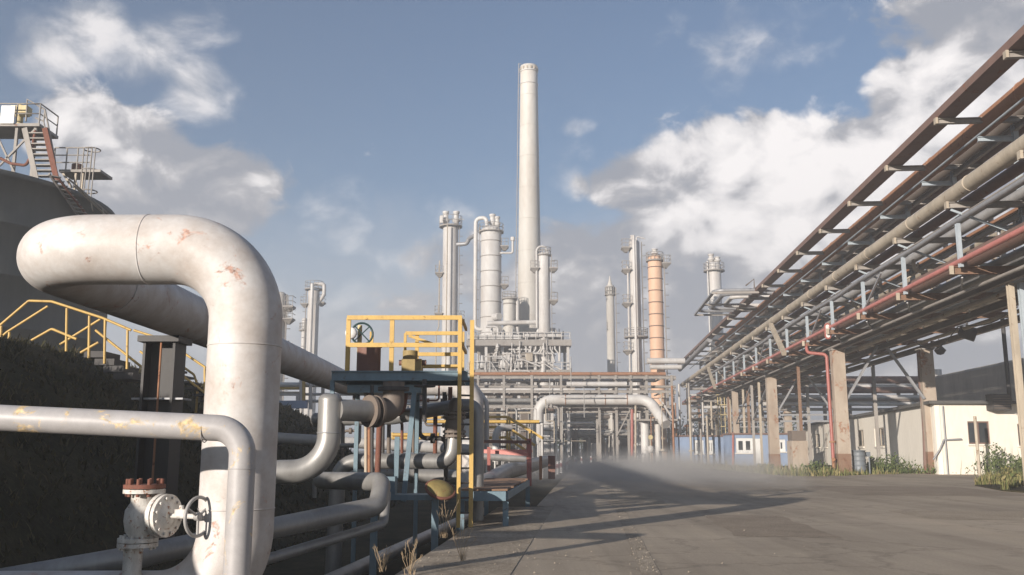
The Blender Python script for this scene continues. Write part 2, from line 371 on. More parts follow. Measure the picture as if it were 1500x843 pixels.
def volume_box(name, lo, hi, dens, col, aniso=.3):
    m = bpy.data.materials.new(name); m.use_nodes = True; nt = m.node_tree
    for n in list(nt.nodes): nt.nodes.remove(n)
    out = nn(nt, 'ShaderNodeOutputMaterial'); v = nn(nt, 'ShaderNodeVolumePrincipled')
    v.inputs['Color'].default_value = (*col, 1); v.inputs['Density'].default_value = dens; v.inputs['Anisotropy'].default_value = aniso
    nt.links.new(v.outputs[0], out.inputs['Volume'])
    b = MB(); b.box([(a + c) / 2 for a, c in zip(lo, hi)], [c - a for a, c in zip(lo, hi)])
    return tag(b.build(name, m), kind='stuff')
if HAZE > 0: volume_box('haze', (-405, -42, -4.0), (605, 1005, 67), HAZE, (.92, .93, .95), .1)
# ------------------------------------------------------------------ ground
CREST = [(0, 488), (60, 500), (132, 521), (182, 545), (300, 565), (440, 598)]
def smooth(a, b, x):
    t = max(0.0, min(1.0, (x - a) / (b - a))); return t * t * (3 - 2 * t)
def height(x, y):
    U, V = x * CT - y * ST, x * ST + y * CT
    edge = -2.4 if V < 26 else -1.5
    if U > edge + .25: return -.12
    floor = -1.05 * (1 - smooth(60, 95, V))
    h = floor
    prof = 0.0
    if x < -6.2:
        t = min(1.0, (-6.2 - x) / 6.2); prof = .45 * t + .55 * math.sin(t * PI / 2)
        if x < -13.6: prof *= max(0.0, 1 - (-13.6 - x) / 5.0)
    along = smooth(2.6, 4.8, y) * (1 - smooth(50, 60, y))
    top = 4.25 - .012 * (y - 20) - .4 * (1 - smooth(7, 10, y))  # start and dip of the unseen near bank are shaped for its shadow
    h = floor + prof * along * (top - floor) if x > -13.6 else (floor * max(0, 1 - (-13.6 - x) / 5.0)) * 1 + prof * along * (top - floor)
    if x < -6.2: h += along * .22 * mnoise.noise(Vector((x * .5, y * .35, 0))) + along * .07 * mnoise.noise(Vector((x * 1.7, y * 1.5, 3)))
    return h
def axis(a, b, step): n = int(round((b - a) / step)); return [a + (b - a) * i / n for i in range(n)]
xs = [-400, -250, -120, -60, -35] + axis(-24, -4, .4) + axis(-4, 2, .5) + axis(2, 30, 4) + axis(30, 150, 15) + [150, 260, 400, 600]
ys = [-40, -15] + axis(-5, 2, 1) + axis(2, 60, .6) + axis(60, 120, 3) + axis(120, 240, 12) + [240, 300, 420, 700, 1000]
b = MB(); nx = len(xs)
b.add([(x, y, height(x, y)) for y in ys for x in xs], [(j * nx + i, j * nx + i + 1, (j + 1) * nx + i + 1, (j + 1) * nx + i) for j in range(len(ys) - 1) for i in range(nx - 1)], True)
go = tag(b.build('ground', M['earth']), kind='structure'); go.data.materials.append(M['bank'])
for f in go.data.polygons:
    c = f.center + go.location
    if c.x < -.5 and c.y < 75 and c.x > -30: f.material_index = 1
def slab(name, poly, z0, z1, mat):
    b = MB(); n = len(poly)
    b.add([(x, y, z0) for x, y in poly] + [(x, y, z1) for x, y in poly], [tuple(range(n, 2 * n)), tuple(reversed(range(n)))] + [(i, (i + 1) % n, n + (i + 1) % n, n + i) for i in range(n)])
    return tag(b.build(name, mat), kind='structure')
far = [ground(*p) for p in ((1500, 687.5), (1420, 690), (1340, 693), (1260, 696), (1180, 698), (1120, 693), (1060, 688), (1000, 684), (960, 682))]
poly = [rk(-1.06, -12, 0), rk(60, -12, 0), rk(60, 40, 0), Vector((44, 66, 0))] + far + [rk(7.5, 150, 0), rk(-1.5, 150, 0), rk(-1.5, 26.3, 0), rk(-1.06, 25.9, 0)]
slab('road', [(p.x, p.y) for p in poly], -1.6, 0.0, M['asphalt'])
poly = [rk(-2.35, -12, 0), rk(-1.02, -12, 0), rk(-1.02, 26, 0), rk(-2.5, 25.4, 0)]
slab('concrete_apron', [(p.x, p.y) for p in poly], -1.6, .007, M['pad'])
# seam strip of paler concrete along the road
poly = [rk(.62, -12, 0), rk(.86, -12, 0), rk(.86, 60, 0), rk(.62, 60, 0)]
b = MB(); b.add([(p.x, p.y, .004) for p in poly], [(0, 1, 2, 3)]); tag(b.build('drain_strip', M['pad']), kind='structure')
def blades(b, p, h, w, n, lean=.5):
    for _ in range(n):
        a = random.uniform(0, 2 * PI); d = Vector((math.cos(a), math.sin(a), 0)); q = Vector((-d.y, d.x, 0)) * w * random.uniform(.6, 1.3)
        hh = h * random.uniform(.5, 1.15); o = p + Vector((random.uniform(-.12, .12), random.uniform(-.12, .12), 0)) * min(1, h * 2); l = lean * hh * random.uniform(.2, 1)
        b.add([o - q, o + q, o + q * .6 + d * l * .45 + Vector((0, 0, hh * .6)), o - q * .6 + d * l * .45 + Vector((0, 0, hh * .6)), o + d * l + Vector((0, 0, hh))], [(0, 1, 2, 3), (3, 2, 4)])
b = MB()
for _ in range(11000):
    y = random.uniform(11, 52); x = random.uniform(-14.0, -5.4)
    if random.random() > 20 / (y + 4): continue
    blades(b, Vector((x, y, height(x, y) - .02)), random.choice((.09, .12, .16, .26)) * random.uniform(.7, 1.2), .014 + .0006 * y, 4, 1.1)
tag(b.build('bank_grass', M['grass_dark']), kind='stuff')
b = MB(); rnd = random.Random(77)
for _ in range(1500):
    V = rnd.uniform(9, 34); U = rnd.choice((rnd.gauss(-2.2, .25), rnd.gauss(-1.05, .5), rnd.uniform(-2.3, 6), rnd.gauss(.74, .15))); 
    if U < -2.4 or (V > 25.2 and U < -1.45): continue
    p = rk(U, V, .012); r_ = rnd.uniform(.003, .010) * rnd.choice((1, 1, 1, 1, 1, 2.0)); b.add([p + Vector((r_, 0, 0)), p + Vector((0, r_, 0)), p + Vector((-r_, 0, 0)), p + Vector((0, -r_, 0)), p + Vector((r_ * .2, 0, r_ * 1.1))], [(0, 1, 4), (1, 2, 4), (2, 3, 4), (3, 0, 4)])
tag(b.build('grit', M['pad']), kind='stuff')
def sheet(name, poly, z, mat):
    b = MB(); b.add([(p.x, p.y, z) for p in poly], [tuple(range(len(poly)))]); return tag(b.build(name, mat), kind='structure')
def wob(U0, V0, U1, V1, seed):
    rnd = random.Random(seed); pts = []
    for (a, c), (d, e) in (((U0, V0), (U1, V0)), ((U1, V0), (U1, V1)), ((U1, V1), (U0, V1)), ((U0, V1), (U0, V0))):
        for i in range(6): f = i / 6; pts.append(rk(a + (d - a) * f + rnd.uniform(-.06, .06), c + (e - c) * f + rnd.uniform(-.12, .12), 0))
    return pts
sheet('road_patch', wob(2.6, 17.5, 4.4, 23, 1), .004, M['patch']); sheet('road_patch', wob(7.5, 22, 11.5, 25, 2), .004, M['patch2']); sheet('road_patch', wob(9, 33, 15, 41, 3), .004, M['patch']); sheet('road_patch', wob(.9, 27, 2.2, 36, 4), .004, M['patch2']); sheet('road_patch', wob(14.5, 26, 20, 29.5, 5), .004, M['patch2'])
g_ = ground(1003, 793, 0)
# verge of grass and earth along the far edge of the yard
def verge(poly, name):
    vp = [(p.x, p.y) for p in poly]; return slab(name, vp, -.5, .02, M['earth'])
far2 = [ground(*p) for p in ((1500, 687.5), (1420, 690), (1340, 693), (1260, 696), (1180, 698), (1120, 693), (1060, 688), (1000, 684), (960, 682))]
isl = [ground(*p) for p in ((1428, 712), (1440, 706), (1470, 703), (1520, 702), (1600, 703), (1600, 728), (1520, 724), (1470, 720))]
slab('grass_island', [(p.x, p.y) for p in isl], -.5, .05, M['earth'])
b = MB()
def along_poly(pts, t):
    k = t * (len(pts) - 1); i = min(int(k), len(pts) - 2); return pts[i].lerp(pts[i + 1], k - i)
ext = [Vector((46, 67, 0))] + far2
for _ in range(2600):
    p = along_poly(ext, random.random()); d = abs(random.gauss(0, 3.2)); p = p + Vector((.1, 1, 0)) * (d - .5) + Vector((random.uniform(-1, 1), 0, 0)); p.z = -.1
    blades(b, p, random.uniform(.15, .55) * random.choice((.6, 1, 1, 1.5)), .05, 3)
cx = sum((p for p in isl), Vector()) / len(isl)
for _ in range(700):
    e = random.choice(isl); p = cx.lerp(e, math.sqrt(random.random()) * .97); p.z = .04
    blades(b, p, random.uniform(.1, .5), .03, 4)
tag(b.build('verge_grass', M['grass_verge']), kind='stuff')
# ------------------------------------------------------------------ the big expansion loop in the foreground
rp = at(354, 600, 12.3); RX = rp.x; RY = 12.3
ZT = at(300, 366, 12.3).z; LX = -6.55; R1 = .475
zlow = at(250, 893, 12.3).z
far_e = at(600, 566, 39.0)
lp = thing('white_pipe_loop', 'huge white pipe bent into a loop above the hand wheel valve, rust on its crown', 'pipe', (RX, RY, zlow - R1))
path = [(-15, RY - .2, zlow), (RX, RY, zlow), (RX, RY, ZT), (LX, RY, ZT), (LX - .35, 39.0, ZT + .02), (at(692, 566, 39).x, 39.0, ZT + .02), (at(692, 566, 39).x, 39.0, -.4)]
b = MB(); b.tube(path, R1, bend=.98, n=56, caps=True, seg=18); b.build('pipe_body', M['white'], lp)
for c, ax in (((RX, RY, ZT - 1.32), (0, 0, 1)), ((RX - 1.35, RY, ZT), (1, 0, 0)), ((LX - .02, RY + 2.6, ZT), (-.01, 1, 0)), ((RX, RY, zlow + 1.25), (0, 0, 1))):
    b = MB(); b.ring(c, ax, R1 - .004, .012, 56, 6); b.build('weld_seam', M['white'], lp)
# support column under the returning run
sp = at(236, 600, 18.4); sx_, sy_ = sp.x, sp.y; zb = height(sx_, sy_)
t = thing('pipe_support_column', 'black steel H column holding up the returning run of the white pipe', 'pipe support', (sx_, sy_, zb - .1))
b = MB(); ztop = ZT - R1 - .12
b.beam((sx_ - .29, sy_, zb - .3), (sx_ - .29, sy_, ztop), .62, .05, Vector((1, 0, 0))).beam((sx_ + .29, sy_, zb - .3), (sx_ + .29, sy_, ztop), .62, .05, Vector((1, 0, 0))).beam((sx_, sy_, zb - .3), (sx_, sy_, ztop), .52, .05, Vector((0, 1, 0)))
b.build('column', M['black'], t)
b = MB(); b.box((sx_, sy_, ztop - 1.1), (1.0, .5, .035)); b.build('shelf_plate', M['steel'], t)
b = MB(); b.box((sx_, sy_, ztop + .06), (.8, .8, .12)); b.build('saddle', M['black'], t)
b = MB(); b.cyl((sx_ + .05, sy_ - .34, zb), (sx_ + .05, sy_ - .34, ztop - .02), .022, n=8); b.build('conduit', M['rust'], t)
# thin pipe crossing in front
p0 = at(-160, 605, 10.2); pc = at(357, 629, 10.2)
b = MB(); b.tube([(p0.x - 2, 10.0, p0.z + .02), (p0.x, 10.2, p0.z), (pc.x, 10.2, pc.z), (pc.x, 10.2, -1.2)], .142, bend=.30, n=32, seg=12)
t = thing('thin_grey_pipe', 'thin grey pipe with flaking paint, elbowed down in front of the white loop', 'pipe', (pc.x, 10.2, -1.2))
b.build('pipe_body', M['flaked'], t)
for c, ax in (((pc.x, 10.2, pc.z - .42), (0, 0, 1)), ((pc.x - .42, 10.2, pc.z), (1, 0, 0))):
    b = MB(); b.ring(c, ax, .141, .006, 32, 6); b.build('weld_seam', M['flaked'], t)
# hand wheel valve standing on the low run
vc = at(209, 757, 12.1); k = vc.y / 1360 * .985
vt = thing('gate_valve', 'white valve with rusty top flange and a side hand wheel, on the low white pipe', 'valve', (vc.x, vc.y, zlow + R1 - .05))
b = MB(); b.cyl((vc.x - .09, vc.y, zlow + R1 - .08), (vc.x - .09, vc.y, vc.z - .32), .115, n=24); b.build('stub_pipe', M['valve_white'], vt)
b = MB(); b.lathe((vc.x, vc.y, vc.z - .30), [(.0, 0), (.15, 0), (.15, .05), (.20, .12), (.225, .25), (.215, .38), (.16, .47), (.15, .58), (0, .58)], 28)
b.cyl((vc.x, vc.y, vc.z - .02), (vc.x + .27, vc.y - .10, vc.z), .17, n=24); b.build('valve_body', M['valve_white'], vt)
for dz in (-.345, -.285):
    b = MB(); b.disc((vc.x - .04, vc.y, vc.z + dz), (0, 0, 1), .245, .05).bolts((vc.x - .04, vc.y, vc.z + dz), (0, 0, 1), .2, .022, .12, 10); b.build('base_flange', M['valve_white'], vt)
for dz in (.315, .375):
    b = MB(); b.disc((vc.x, vc.y, vc.z + dz), (0, 0, 1), .255, .05); b.build('top_flange', M['rustdark'] if dz > .33 else M['valve_white'], vt)
b = MB(); b.bolts((vc.x, vc.y, vc.z + .36), (0, 0, 1), .205, .026, .22, 10); b.build('flange_bolts', M['rustdark'], vt)
ax = Vector((.93, -.36, .0)).normalized(); bc = Vector((vc.x + .28, vc.y - .10, vc.z + .02))
b = MB(); b.disc(bc, ax, .27, .06).bolts(bc, ax, .225, .022, .11, 12); b.build('bonnet_flange', M['valve_white'], vt)
b = MB(); b.disc(bc + ax * .07, ax, .265, .05).bolts(bc + ax * .1, ax, .22, .02, .05, 12); b.cyl(bc + ax * .09, bc + ax * .14, .18, .09, n=24); b.build('bonnet_cover', M['valve_white'], vt)
hw = bc + ax * .56
b = MB(); b.cyl(bc + ax * .1, hw + ax * .03, .032, n=12).cyl(bc + ax * .30 + Vector((0, 0, .03)), bc + ax * .30 + Vector((0, 0, .13)), .03, n=10).box(bc + ax * .3 + Vector((0, 0, .04)), (.14, .09, .09)); b.build('stem', M['valve_white'], vt)
wh = MB(); wh.ring(hw, ax, .235, .022, 36, 10); hwo = wh.build('hand_wheel', M['grey_paint'], vt)
a_, b_ = frame(ax)
b = MB()
for i in range(3):
    t_ = 2 * PI * i / 3 + .5; b.cyl(hw, hw + (a_ * math.cos(t_) + b_ * math.sin(t_)) * .232, .017, n=8)
b.disc(hw, ax, .05, .07, 16); b.build('wheel_spokes', M['grey_paint'], hwo)
# ------------------------------------------------------------------ low pipes in the trench
def pipe(name, label, pts, r, mat, bend=None, n=20, group=None, rings=(), cat='pipe'):
    b = MB(); b.tube(pts, r, bend=(r * 2.6 if bend is None else bend), n=n, seg=10)
    for c, axx, R, h in rings: b.disc(c, axx, R, h, n)
    o = b.build(name, mat); return tag(o, label, cat, group)
Pa, Pb, Pc = at(-120, 872, 13.0), at(185, 819, 13.4), at(553, 742, 16.4)
Pd = at(548, 702, 17.0); Pe = at(470, 704, 18.6)
Zc = lambda p, dz: Vector((p.x, p.y, p.z + dz))
pipe('trench_pipe', 'fat grey trench pipe running low behind the valve and turning up beside the blue stand', [Pa, Pb, Pc, at(560, 706, 16.9), Pe], .165, M['clad'], .36, 24)
Qa, Qc = at(330, 838, 14.2), at(562, 768, 16.9)
pipe('trench_pipe', 'slim grey trench pipe just below the fat one that turns up at the blue stand', [at(100, 905, 12.9), Qa, Qc, at(566, 722, 17.2)], .085, M['clad'], .2, 16)
Ua, Ub = ground(500, 846, -.75), ground(640, 780, -.75)
dU = (Ub - Ua).normalized()
pipe('edge_pipe', 'grey pipe lying in the trench along the edge of the concrete apron', [Ua - dU * 5, Ub, Ub + dU * 9], .16, M['clad'], 0, 20)
# capped stub with a branch
s0 = at(484, 582, 16.4); s1 = at(484, 690, 16.4)
st = thing('capped_pipe_stub', 'thick grey pipe sweeping up to a rounded cap, left of the blue platform', 'pipe', (s0.x, 16.4, s1.z - .3))
b = MB(); b.tube([(s0.x - 1.75, 16.2, s1.z - .04), (s0.x, 16.4, s1.z), (s0.x, 16.4, s0.z - .05)], .205, bend=.85, n=32, seg=14, caps=False); b.build('pipe_body', M['clad'], st)
b = MB(); b.lathe((s0.x, 16.4, s0.z - .06), [(.207, 0), (.205, .03), (.18, .08), (.12, .115), (0, .125)], 32); b.build('end_cap', M['clad'], st)
b = MB(); b.ring((s0.x, 16.4, s0.z - .62), (0, 0, 1), .204, .012, 32, 6); b.build('cladding_band', M['steel'], st)
br = at(520, 602, 16.7); zbr = br.z
b = MB(); b.cyl((s0.x + .12, 16.4, zbr), (s0.x + .62, 16.9, zbr), .19, n=28); b.build('branch_pipe', M['clad'], st)
b = MB()
for q in (.50, .60): b.disc((s0.x + .12 + q, 16.4 + q, zbr), (1, 1, 0), .29, .06, 28)
b.build('branch_flange', M['darkpipe'], st)
gx = s0.x + .95; gy = 17.2
t = thing('flanged_elbow', 'dark flanged elbow rising beneath the blue platform deck', 'pipe fitting', (gx, gy, zbr - .3))
b = MB(); b.tube([(gx - .25, gy - .25, zbr), (gx + .05, gy + .05, zbr), (gx + .05, gy + .05, zbr + .55)], .2, bend=.25, n=24); b.build('pipe_body', M['darkpipe'], t)
b = MB(); b.disc((gx + .05, gy + .05, zbr + .42), (0, 0, 1), .29, .07); b.build('flange', M['dark'], t)
# the S pipe: up, across and into a dark valve
YS = 20.1
S1 = at(496, 676, YS); S2 = at(660, 680, YS); S3 = at(666, 600, YS)
zS = S1.z
pipe('crossover_pipe', 'grey pipe rising from the trench and crossing below the blue platform to a dark valve', [(S1.x - .05, YS, -1.2), (S1.x, YS, zS), (S2.x + .02, YS, zS), (S3.x, YS, zS + .55)], .165, M['clad'], .42, 24)
zz = zS + .5
t = thing('dark_valve', 'dark flanged valve standing upright just left of the yellow ladder', 'valve', (S3.x, YS, zz))
b = MB()
b.lathe((S3.x, YS, zz), [(0, 0), (.16, 0), (.18, .12), (.22, .25), (.18, .38), (.16, .52), (0, .52)], 24); b.build('valve_body', M['darkpipe'], t)
for d in (.03, .12, .42, .51):
    b = MB(); b.disc((S3.x, YS, zz + d), (0, 0, 1), .25, .05, 24).bolts((S3.x, YS, zz + d), (0, 0, 1), .21, .018, .09, 10); b.build('flange', M['darkpipe'], t)
T0 = at(575, 612, 21.0); T2 = at(699, 640, 21.0)
pipe('header_pipe', 'dark grey header pipe passing under the platform and elbowing down behind the ladder', [(T0.x - 2.0, 22.2, T0.z), (T0.x, 21.2, T0.z), (S3.x, 21.0, zz + .72), (T2.x, 21.0, zz + .72), (T2.x, 21.0, -.6)], .15, M['clad'], .42, 24)
pipe('valve_neck', 'short dark neck joining the upright valve to the header pipe above', [(S3.x, YS, zz + .5), (S3.x, YS + .1, zz + .72), (S3.x, 21.0, zz + .73)], .14, M['darkpipe'], .2, 20)
# long pipe across the bank foot, far end in the sun
V0, V1, V2 = at(395, 641, 26), at(560, 650, 26), at(700, 660, 26)
pipe('bank_foot_pipe', 'long pale pipe running along the foot of the grassy bank behind the capped stub', [(V0.x - 6, 26, V0.z + .1), V0, V2], .15, M['grey_paint'], 0, 18)
pipe('low_cross_pipe', 'low grey pipe behind the crossover pipe, close to the trench floor', [at(505, 676, 22.5) - Vector((0, 0, .25)), at(672, 684, 22.5) - Vector((0, 0, .25))], .17, M['clad'], 0, 18)
# ------------------------------------------------------------------ the blue and yellow valve platform
PY = 19.0
def PX(px, py, Y=PY): return at(px, py, Y)
dl = PX(486, 546); dr = PX(690, 548); ZD = dr.z; XL, XR = dl.x, PX(674, 546).x; DEP = 1.5
pt = thing('valve_platform', 'small blue steel valve platform with yellow guard rails and a yellow ladder', 'access platform', ((XL + XR) / 2, PY + .7, -1.0))
b = MB(); b.box(((XL + XR) / 2, PY + DEP / 2, ZD + .02), (XR - XL - .1, DEP - .1, .04)); b.build('deck', M['steel'], pt)
for y in (PY, PY + DEP):
    b = MB(); b.ibeam((XL, y, ZD - .04), (XR + .16, y, ZD - .04), .1, .2, .02); b.build('edge_beam', M['blue'], pt)
for x in (XL + .05, XR):
    b = MB(); b.ibeam((x, PY + .06, ZD - .045), (x, PY + DEP - .06, ZD - .045), .1, .18, .02); b.build('end_beam', M['blue'], pt)
for x, y, zb_ in ((XL + .02, PY + .02, ZD - .55), (PX(512, 622).x, PY + .9, -1.1), (PX(600, 622).x, PY + DEP, -1.1), (XR - .1, PY + DEP, -1.1)):
    b = MB(); b.ibeam((x, y, zb_), (x, y, ZD - .14), .085, .085, .014, Vector((0, 1, 0))); b.build('leg', M['blue'], pt)
b = MB(); b.beam(at(608, 566, PY + .2), at(591, 735, PY + .1), .1, .07); b.build('brace', M['blue'], pt)
b = MB(); b.beam(at(582, 640, PY + .4), at(580, 700, PY + .4), .1, .07); b.build('brace', M['blue'], pt)
# tray slung under the deck
b = MB(); tx0, tx1 = PX(507, 560).x, PX(616, 560).x; zt = PX(560, 569).z
b.box(((tx0 + tx1) / 2, PY + .55, zt), (tx1 - tx0, .8, .16)); b.build('drip_tray', M['blue'], pt)
ztr = PX(600, 466).z; zmr = PX(600, 506).z
for px in (510, 574, 674):
    x = PX(px, 500).x; b = MB(); b.beam((x, PY, ZD + .06), (x, PY, ztr), .09, .06, Vector((0, 1, 0))); b.build('rail_post', M['yellow'], pt)
for px in (528, 600, 672):
    x = PX(px, 500).x; b = MB(); b.beam((x, PY + DEP, ZD + .06), (x, PY + DEP, ztr - .1), .08, .06, Vector((0, 1, 0))); b.build('rail_post', M['yellow'], pt)
xa, xb = PX(508, 500).x, PX(676, 500).x
for z, m_ in ((ztr, M['yellow']), (zmr, M['yellow'])):
    b = MB(); b.beam((xa, PY - .035, z), (xb, PY - .035, z), .05, .09); b.build('guard_rail', m_, pt)
xa2 = PX(594, 500, PY + DEP).x; xb2 = PX(672, 500, PY + DEP).x
for z in (ztr - .14, zmr - .04, ZD + .28):
    b = MB(); b.beam((xa2, PY + DEP - .05, z), (xb2, PY + DEP - .05, z), .05, .08); b.build('guard_rail', M['yellow'], pt)
b = MB(); b.beam((xa2, PY + DEP - .05, zmr - .2), (xa2, PY + DEP - .05, ztr - .14), .06, .06, Vector((0, 1, 0))).beam((xa2 + .08, PY + DEP - .09, ztr - .2), (xa2 + .8, PY + DEP - .09, zmr + .12), .05, .06); b.build('rail_brace', M['yellow'], pt)
for z in (ztr - .05, zmr):
    b = MB(); b.beam((xb + .02, PY + .06, z), (xb + .02, PY + DEP, z), .05, .07); b.build('guard_rail', M['yellow'], pt)
lx0, lx1 = PX(673.5, 600).x, PX(686.5, 600).x + .06
b = MB(); b.beam((lx0, PY - .13, .02), (lx0, PY - .13, ztr + .02), .075, .075, Vector((0, 1, 0))); lad = b.build('ladder', M['yellow'], pt)
b = MB(); b.beam((lx1, PY - .0, .02), (lx1, PY - .0, ztr - .05), .085, .075, Vector((0, 1, 0))); b.build('side_rail', M['yellow'], lad)
z = .3
while z < ZD + .1:
    b = MB(); b.cyl((lx0, PY - .13, z), (lx1, PY, z), .02, n=8); b.build('rung', M['dark'], lad); z += .29
# things on the platform
c0 = at(540, 541, PY + .75); 
t = thing('brown_actuator_drum', 'rusty brown drum standing on the platform deck, left of the middle rail post', 'actuator', (c0.x, PY + .75, ZD + .03))
hD = PX(540, 503).z - ZD
b = MB(); b.cyl((c0.x, PY + .75, ZD + .04), (c0.x, PY + .75, ZD + hD), .25, n=28); b.build('drum', M['brownred'], t)
b = MB(); b.disc((c0.x, PY + .75, ZD + hD + .015), (0, 0, 1), .275, .04); b.build('lid', M['brownred'], t)
w0 = at(530, 490, PY + .95)
t = thing('dark_hand_wheel', 'dark green hand wheel on a yellow post at the left end of the platform', 'hand wheel', (w0.x, PY + .95, ZD))
b = MB(); b.cyl((w0.x - .05, PY + .98, ZD + .04), (w0.x - .05, PY + .98, w0.z + .2), .05, n=12); b.build('post', M['yellow_pale'], t)
b = MB(); b.ring((w0.x + .02, PY + .85, w0.z), Vector((.35, -1, 0)), .23, .022, 32, 8)
for i in range(4):
    a = PI / 4 + i * PI / 2; d = Vector((1, .35, 0)).normalized() * math.cos(a) * .22 + Vector((0, 0, math.sin(a) * .22)); b.cyl(Vector((w0.x + .02, PY + .85, w0.z)), Vector((w0.x + .02, PY + .85, w0.z)) + d, .014, n=6)
b.build('wheel', paint('dark_green_paint', (.03, .07, .07), grime=.3), t)
b = MB(); b.lathe((w0.x - .2, PY + .8, w0.z + .0), [(0, 0), (.11, 0), (.13, .04), (.11, .1), (0, .1)], 20, Vector((0, -1, 0))); b.build('gauge', M['signwhite'], t)
m0 = at(604, 541, PY + .85)
t = thing('yellow_motor', 'rusty yellow motor housing on the platform behind the middle rail post', 'motor', (m0.x, PY + .85, ZD + .03))
b = MB(); b.box((m0.x, PY + .85, ZD + .2), (.42, .4, .34)).cyl((m0.x - .05, PY + .85, ZD + .37), (m0.x - .05, PY + .85, ZD + .56), .16, n=20); b.build('housing', paint('rusty_yellow_paint', (.34, .25, .10), rust=.35, grime=.7, scale=6, rough=.7), t)
b = MB(); b.cyl((m0.x - .28, PY + .8, ZD + .3), (m0.x + .3, PY + .8, ZD + .3), .06, n=12); b.build('shaft', M['brownred'], t)
# blue pedestal and yellow dished cover below
q0, q1 = at(543, 725, 18.3), at(643, 729, 18.3)
t = thing('blue_stand', 'low blue steel stand in the trench under the valve platform', 'stand', ((q0.x + q1.x) / 2, 18.3, -1.05))
zt = q1.z
b = MB(); b.box(((q0.x + q1.x) / 2, 18.6, zt), (q1.x - q0.x, .7, .1)); b.build('top_frame', M['blue'], t)
for x in (q0.x + .08, q1.x - .07):
    b = MB(); b.box((x, 18.3, (zt - 1.15) / 2), (.13, .1, zt + 1.05)); b.build('leg', M['blue'], t)
b = MB(); z2 = at(560, 698, 18.3).z; b.box((at(561, 710, 18.3).x, 18.5, (zt + z2) / 2 + .02), (.46, .4, z2 - zt - .06)); b.build('pedestal', M['blue'], t)
y0 = at(645, 716, 18.0)
t = thing('yellow_dished_cover', 'round yellow dished cover tilted on the blue stand', 'cover', y0 - Vector((0, 0, .12)))
b = MB(); b.lathe(y0, [(.27, -.05), (.27, 0), (.2, .06), (.1, .09), (0, .10)], 28, Vector((.25, -.5, .8))); b.build('dish', paint('dull_yellow_paint', (.26, .20, .07), rust=.4, grime=.8, rough=.7, scale=5), t)
b = MB(); b.ring(y0 - Vector((0, 0, .02)), Vector((.25, -.5, .8)), .275, .03, 28, 8); b.build('rim', M['rustdark'], t)
for i, (dx, px) in enumerate(((0, 536), (.09, 541))):
    pipe('riser_tube', 'slim tan riser tube pair in front of the crossover pipe' , [at(px, 700, 19.4), at(px, 565, 19.4)], .035, M['rust'] if i else M['tan'], 0, 10, 'slim riser tubes under the platform')
e = at(556, 600, 18.0)
pipe('bent_dark_pipe', 'dark bent pipe looping down from the drip tray under the platform', [at(595, 570, 19.4), at(590, 603, 19.4), at(556, 618, 19.4), at(552, 722, 19.4)], .06, M['rustdark'], .22, 14)
pipe('slim_dark_pipe', 'slim dark straight pipe dropping from the drip tray to the trench', [at(545, 565, 18.9), at(545, 700, 18.9)], .035, M['dark'], 0, 10)
t = thing('stem_hand_wheel', 'small dark hand wheel on an upright stem below the right half of the deck', 'hand wheel', at(622, 610, 18.6))
b = MB(); b.cyl(at(622, 618, 18.6), at(622, 556, 18.6), .045, n=10); b.build('stem', M['dark'], t)
b = MB(); b.ring(at(622, 566, 18.6), (0, 0, 1), .2, .02, 24, 8); w_ = at(622, 566, 18.6); b.cyl(w_ - Vector((.2, 0, 0)), w_ + Vector((.2, 0, 0)), .015, n=6).cyl(w_ - Vector((0, .2, 0)), w_ + Vector((0, .2, 0)), .015, n=6); b.build('wheel', M['dark'], t)
G4 = 'small dark lines hanging in the clutter under the valve platform'
rnd = random.Random(8)
for i in range(16):
    Y = rnd.uniform(20.6, 24); px = rnd.uniform(515, 665); py = rnd.uniform(585, 660); p = at(px, py, Y); r = rnd.choice((.025, .035, .05)); L1 = rnd.uniform(.3, 1.1) * rnd.choice((-1, 1)); b = MB()
    b.tube([p + Vector((0, 0, rnd.uniform(.3, .8))), p, p + Vector((L1, 0, 0)), p + Vector((L1, .1, -rnd.uniform(.4, 1.3)))], r, r * 3, 8, seg=5)
    if i % 2: b.disc(p + Vector((L1 * .5, 0, 0)), (1, 0, 0), r * 2.2, r * 2, 12)
    tag(b.build('small_line', rnd.choice((M['dark'], M['rustdark'], M['clad'], M['darkpipe']))), 'small bent line in the clutter under the valve platform', 'pipe', G4)
# walkway of boards on a blue frame beyond the ladder
f0, f1 = at(674, 727, 19.4), at(741, 727, 19.4); g0, g1 = at(712, 705, 27.0), at(774, 705, 27.0); zw = f0.z
g0.z = g1.z = zw
t = thing('board_walkway', 'low walkway of rusty boards on a blue frame along the trench edge', 'walkway', ((f0 + g1) / 2).to_tuple()[:2] + (-.9,))
for p, q, nm in ((f0, f1, 'front_beam'), (g0, g1, 'back_beam')):
    b = MB(); b.beam(p, q, .12, .19); b.build(nm, M['blue'], t)
for p, q in ((f0, g0), (f1, g1)):
    d = (q - p).normalized(); b = MB(); b.beam(p + d * .08, q - d * .08, .08, .15); b.build('side_beam', M['blue'], t)
n = 9
for i in range(n):
    a, c = (i + .5) / n, 0; p = f0.lerp(g0, a); q = f1.lerp(g1, a); u = Vector((0, 0, .1 + .02 * random.random()))
    b = MB(); b.beam(p + u, q + u, .74, .035); b.build('board', M['wood'], t)
for p in (f0, f1, g0, g1):
    d = Vector(((f0 + g1) / 2) - p).normalized() * .12; b = MB(); b.box((p.x + d.x, p.y + d.y, (zw - 1.35) / 2), (.12, .12, zw + 1.15)); b.build('leg', M['blue'], t)
